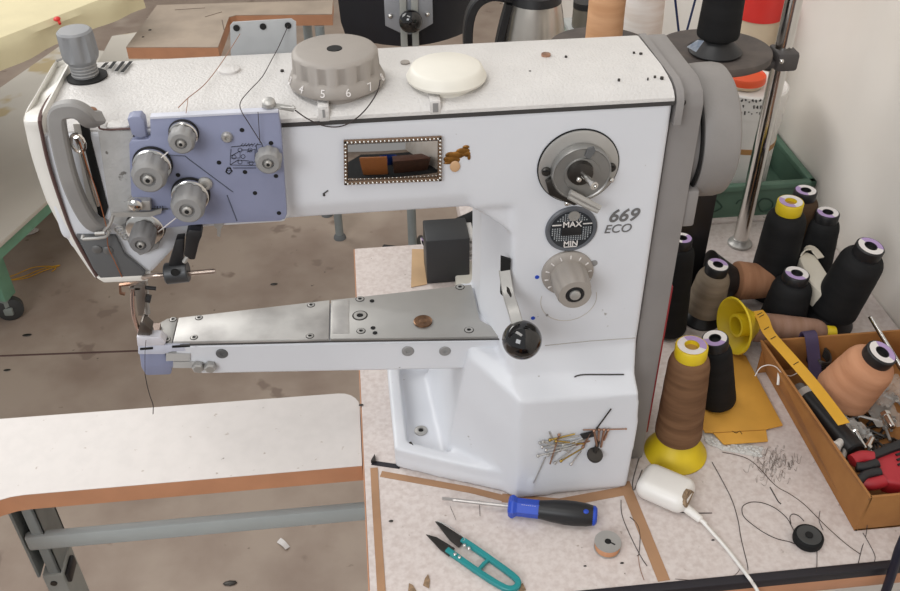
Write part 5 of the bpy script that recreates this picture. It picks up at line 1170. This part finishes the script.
# cloth: top sheet plus hanging hem with soft folds
m = MB(); n = 40; rows = []
dz = aty(0, 64, e1.y).z - ZC
prof_ = [(1.1, .004), (.6, .004), (.2, .004), (.05, .004), (.005, .002), (-.006, -.010), (-.008, dz * .4), (-.010, dz * .7), (-.012, dz)]
for i in range(n + 1):
    t = i / n; p = A0 + (A1 - A0) * t
    rows.append([p + nrm * (u - (.010 * math.sin(t * 23) + .006 * math.sin(t * 51)) * (1 if z < -.02 else 0) * .5) + Vector((0, 0, z + (.004 * math.sin(t * 9) if z == dz else 0))) for u, z in prof_])
m.loft(rows, closed=False, caps=False); cl_ = m.build('table_cloth', CLOTH); tag(cl_, 'cream cloth draped over the large table at upper left', 'cloth')
m = MB(); m.ball(atz(57, 19, ZC + .003), .010, 12, (.8, 1, .5)); m.tube([atz(58, 19, ZC + .003), aty(60, 24, atz(58, 19, ZC).y - .02)], .0035, 6); o = m.build('red_clip', BRIGHTRED); tag(o, 'small red clip on the cream cloth\'s edge', 'clip')
# low trolley at left
tr = thing('trolley', (-1.35, 1.8, FZ), 'low trolley with pale board top and green frame at left', 'trolley')
ZTR = -.50
k0 = atz(0, 243, ZTR); k1 = atz(46, 201, ZTR); dk = (k1 - k0).normalized(); nk = Vector((-dk.y, dk.x, 0))
if nk.x > 0: nk = -nk
s0 = k0 - dk * .16; s1 = k0 + dk * 1.15
m = MB(); m.prism([s0, s1, s1 + nk * .55, s0 + nk * .55], (0, 0, -.012), bevel=.001); m.build('board_top', TROLLEYT, tr)
for (u, v) in ((s0, s1), (s0 + nk * .51, s1 + nk * .51)):
    m = MB(); w_ = nk * .03; m.prism([u + w_ * .2 + Vector((0, 0, -.0125)), v + w_ * .2 + Vector((0, 0, -.0125)), v + w_ * 1.4 + Vector((0, 0, -.0125)), u + w_ * 1.4 + Vector((0, 0, -.0125))], (0, 0, -.032)); m.build('side_rail', GREENP, tr)
lp0 = atz(12, 318, FZ)
for q in (Vector((lp0.x, lp0.y, 0)), Vector((lp0.x, lp0.y, 0)) + dk * 1.0, Vector((lp0.x, lp0.y, 0)) + nk * .42):
    m = MB(); m.box((q.x, q.y, -.61), (.046, .046, .19), rot=Matrix.Rotation(math.atan2(dk.y, dk.x), 3, 'Z'), bevel=.003); l_ = m.build('leg', GREENP, tr)
    m = MB(); m.cyl((q.x, q.y, -.735), (q.x, q.y, -.706), .016, seg=14); m.bb((q.x - .016, q.y - .018, -.76), (q.x + .016, q.y + .018, -.735), bevel=.004); m.build('caster_fork', mat('grey fork', '8a918c', .45), l_)
    m = MB(); m.lathe([(.030, -.013), (.034, -.010), (.034, .010), (.030, .013)], (q.x + .005, q.y, FZ + .034), (.35, -1, 0), 28); m.lathe([(.014, -.014), (.014, .014)], (q.x + .005, q.y, FZ + .034), (.35, -1, 0), 18); m.build('caster_wheel', mat('dark rubber wheel', '3c3d3d', .6), l_)
# floor litter
m = MB(); p = atz(28, 234, FZ); m.ball(p + Vector((0, 0, .006)), .02, 10, (1.3, .7, .3)); m.ball(p + Vector((.02, .01, .005)), .012, 8, (1, 1, .4)); o = m.build('paper_scrap', LABELW); tag(o, 'white paper scrap on the floor under the trolley', 'scrap')
m = MB(); p = atz(31, 274, FZ); m.tube([p + Vector((.06 * math.cos(t) * (1 + .3 * math.sin(2.3 * t)), .03 * math.sin(1.3 * t), .004)) for t in [i * .5 for i in range(18)]], .0016, 5, smooth=3); o = m.build('yellow_cord', YTAPE); tag(o, 'tangled amber cord on the floor by the trolley wheel', 'cord')
m = MB(); a, b_ = atz(279, 541, FZ), atz(288, 549, FZ); m.strap([a + Vector((0, 0, .003)), (a + b_) / 2 + Vector((0, 0, .006)), b_ + Vector((0, 0, .003))], .012, .001, (0, 1, 0), smooth=3); o = m.build('paper_curl', LABELW); tag(o, 'white paper curl on the floor below the wing', 'scrap')
for i, (px, py, r, lab) in enumerate(((27, 335, .008, 'dark chip on the floor left of the joint'), (230, 583, .009, 'dark twig on the floor at the bottom edge'), (7, 370, .006, 'small dark chip below the floor joint'), (274, 284, .007, 'dark crumb on the floor behind the arm'))):
    m = MB(); m.ball(atz(px, py, FZ + .002), r, 8, (1.6, .7, .25)); tag(m.build('floor_chip', DARKMETAL), lab, 'chip')
# navy strap over the bench front
m = MB(); m.tube([Vector((.33, -.10, .006)), aty(915, 528, -.125), aty(902, 543, -.138), aty(893, 570, -.1415), aty(884, 597, -.1415), aty(880, 610, -.1415)], .0046, 10, smooth=4); tag(m.build('navy_strap', mat('navy cord', '16172a', .5)), 'dark navy strap hanging over the bench\'s front edge at right', 'strap')
# ================================================================ things behind the camera that the mirror shows
o = thing('wooden_crate', (.0, -1.45, FZ), 'brown wooden crate on the floor before the bench, seen in the mirror', 'crate')
m = MB(); m.bb((-.19, -1.70, FZ), (.30, -1.25, -.28), bevel=.004); m.build('crate_body', mat('dark brown wood', '4a2f22', .6, var=.4, scale=20), o)
m = MB(); m.bb((-.20, -1.71, -.2799), (.31, -1.24, -.268), bevel=.003); m.build('crate_lid', mat('red brown wood', '5c382a', .5, var=.3, scale=20), o)
m = MB(); m.bb((-.62, -1.30, FZ), (-.275, -1.22, -.10), bevel=.003); m.build('tan_board', mat('tan board', 'a86a3a', .6)); o = bpy.data.objects['tan_board']; tag(o, 'tan board standing on the floor, seen in the mirror\'s left end', 'board')
o = thing('blue_bin', (-.23, -1.9, FZ), 'blue plastic bin seen in the mirror', 'bin')
m = MB(); m.lathe([(.13, 0), (.135, .005), (.16, .42), (.165, .42), (.165, .43), (.15, .43), (.12, .02), (0, .02)], (-.27, -1.98, FZ), seg=40); m.build('bin_body', mat('deep blue bin', '1d3d8c', .4), o)
m = MB(); m.bb((-1.2, -3.6, FZ), (1.0, -1.05, FZ + .004)); o = m.build('floor_mat', mat('dark grey mat', '2b2d2f', .8)); tag(o, 'dark grey mat on the floor before the bench, seen in the mirror', 'mat')
# ================================================================ light and camera
w = bpy.data.worlds.new('room'); scene.world = w; w.use_nodes = True
bg = w.node_tree.nodes['Background']; bg.inputs['Color'].default_value = (.96, .98, 1, 1); bg.inputs['Strength'].default_value = .55
def area(name, loc, target, sx, sy, power, col=(1, 1, 1)):
    l = bpy.data.lights.new(name, 'AREA'); l.shape = 'RECTANGLE'; l.size = sx; l.size_y = sy; l.energy = power; l.color = col
    o = bpy.data.objects.new(name, l); COL.objects.link(o); o.location = loc
    o.rotation_euler = (Vector(target) - Vector(loc)).to_track_quat('-Z', 'Y').to_euler(); return o
area('window_light', (-2.2, 2.2, 2.0), (-.2, .2, .1), 2.4, 1.6, 60, (1, .98, .95))
area('ceiling_light', (-.9, -.3, 2.2), (-.3, .2, 0), 1.6, .5, 16, (1, .97, .93))
area('front_fill_light', (-2.0, -2.6, 1.9), (-.1, .2, .3), 1.6, 1.4, 58, (.97, .98, 1))  # added fill lamp on the camera side, lifts the machine front and right wall
cd = bpy.data.cameras.new('camera'); cam = bpy.data.objects.new('camera', cd); COL.objects.link(cam)
cd.sensor_width = 36; cd.sensor_fit = 'HORIZONTAL'; cd.lens = FPX / 900 * 36; cd.clip_start = .02
M = Matrix((_w(Vector((1, 0, 0))), _w(Vector((0, -1, 0))), _w(Vector((0, 0, -1))))).transposed().to_4x4()
M.translation = CAM; cam.matrix_world = M
scene.camera = cam
vs = scene.view_settings; vs.view_transform = 'Standard'; vs.look = 'None'; vs.gamma = 1; vs.exposure = -.13
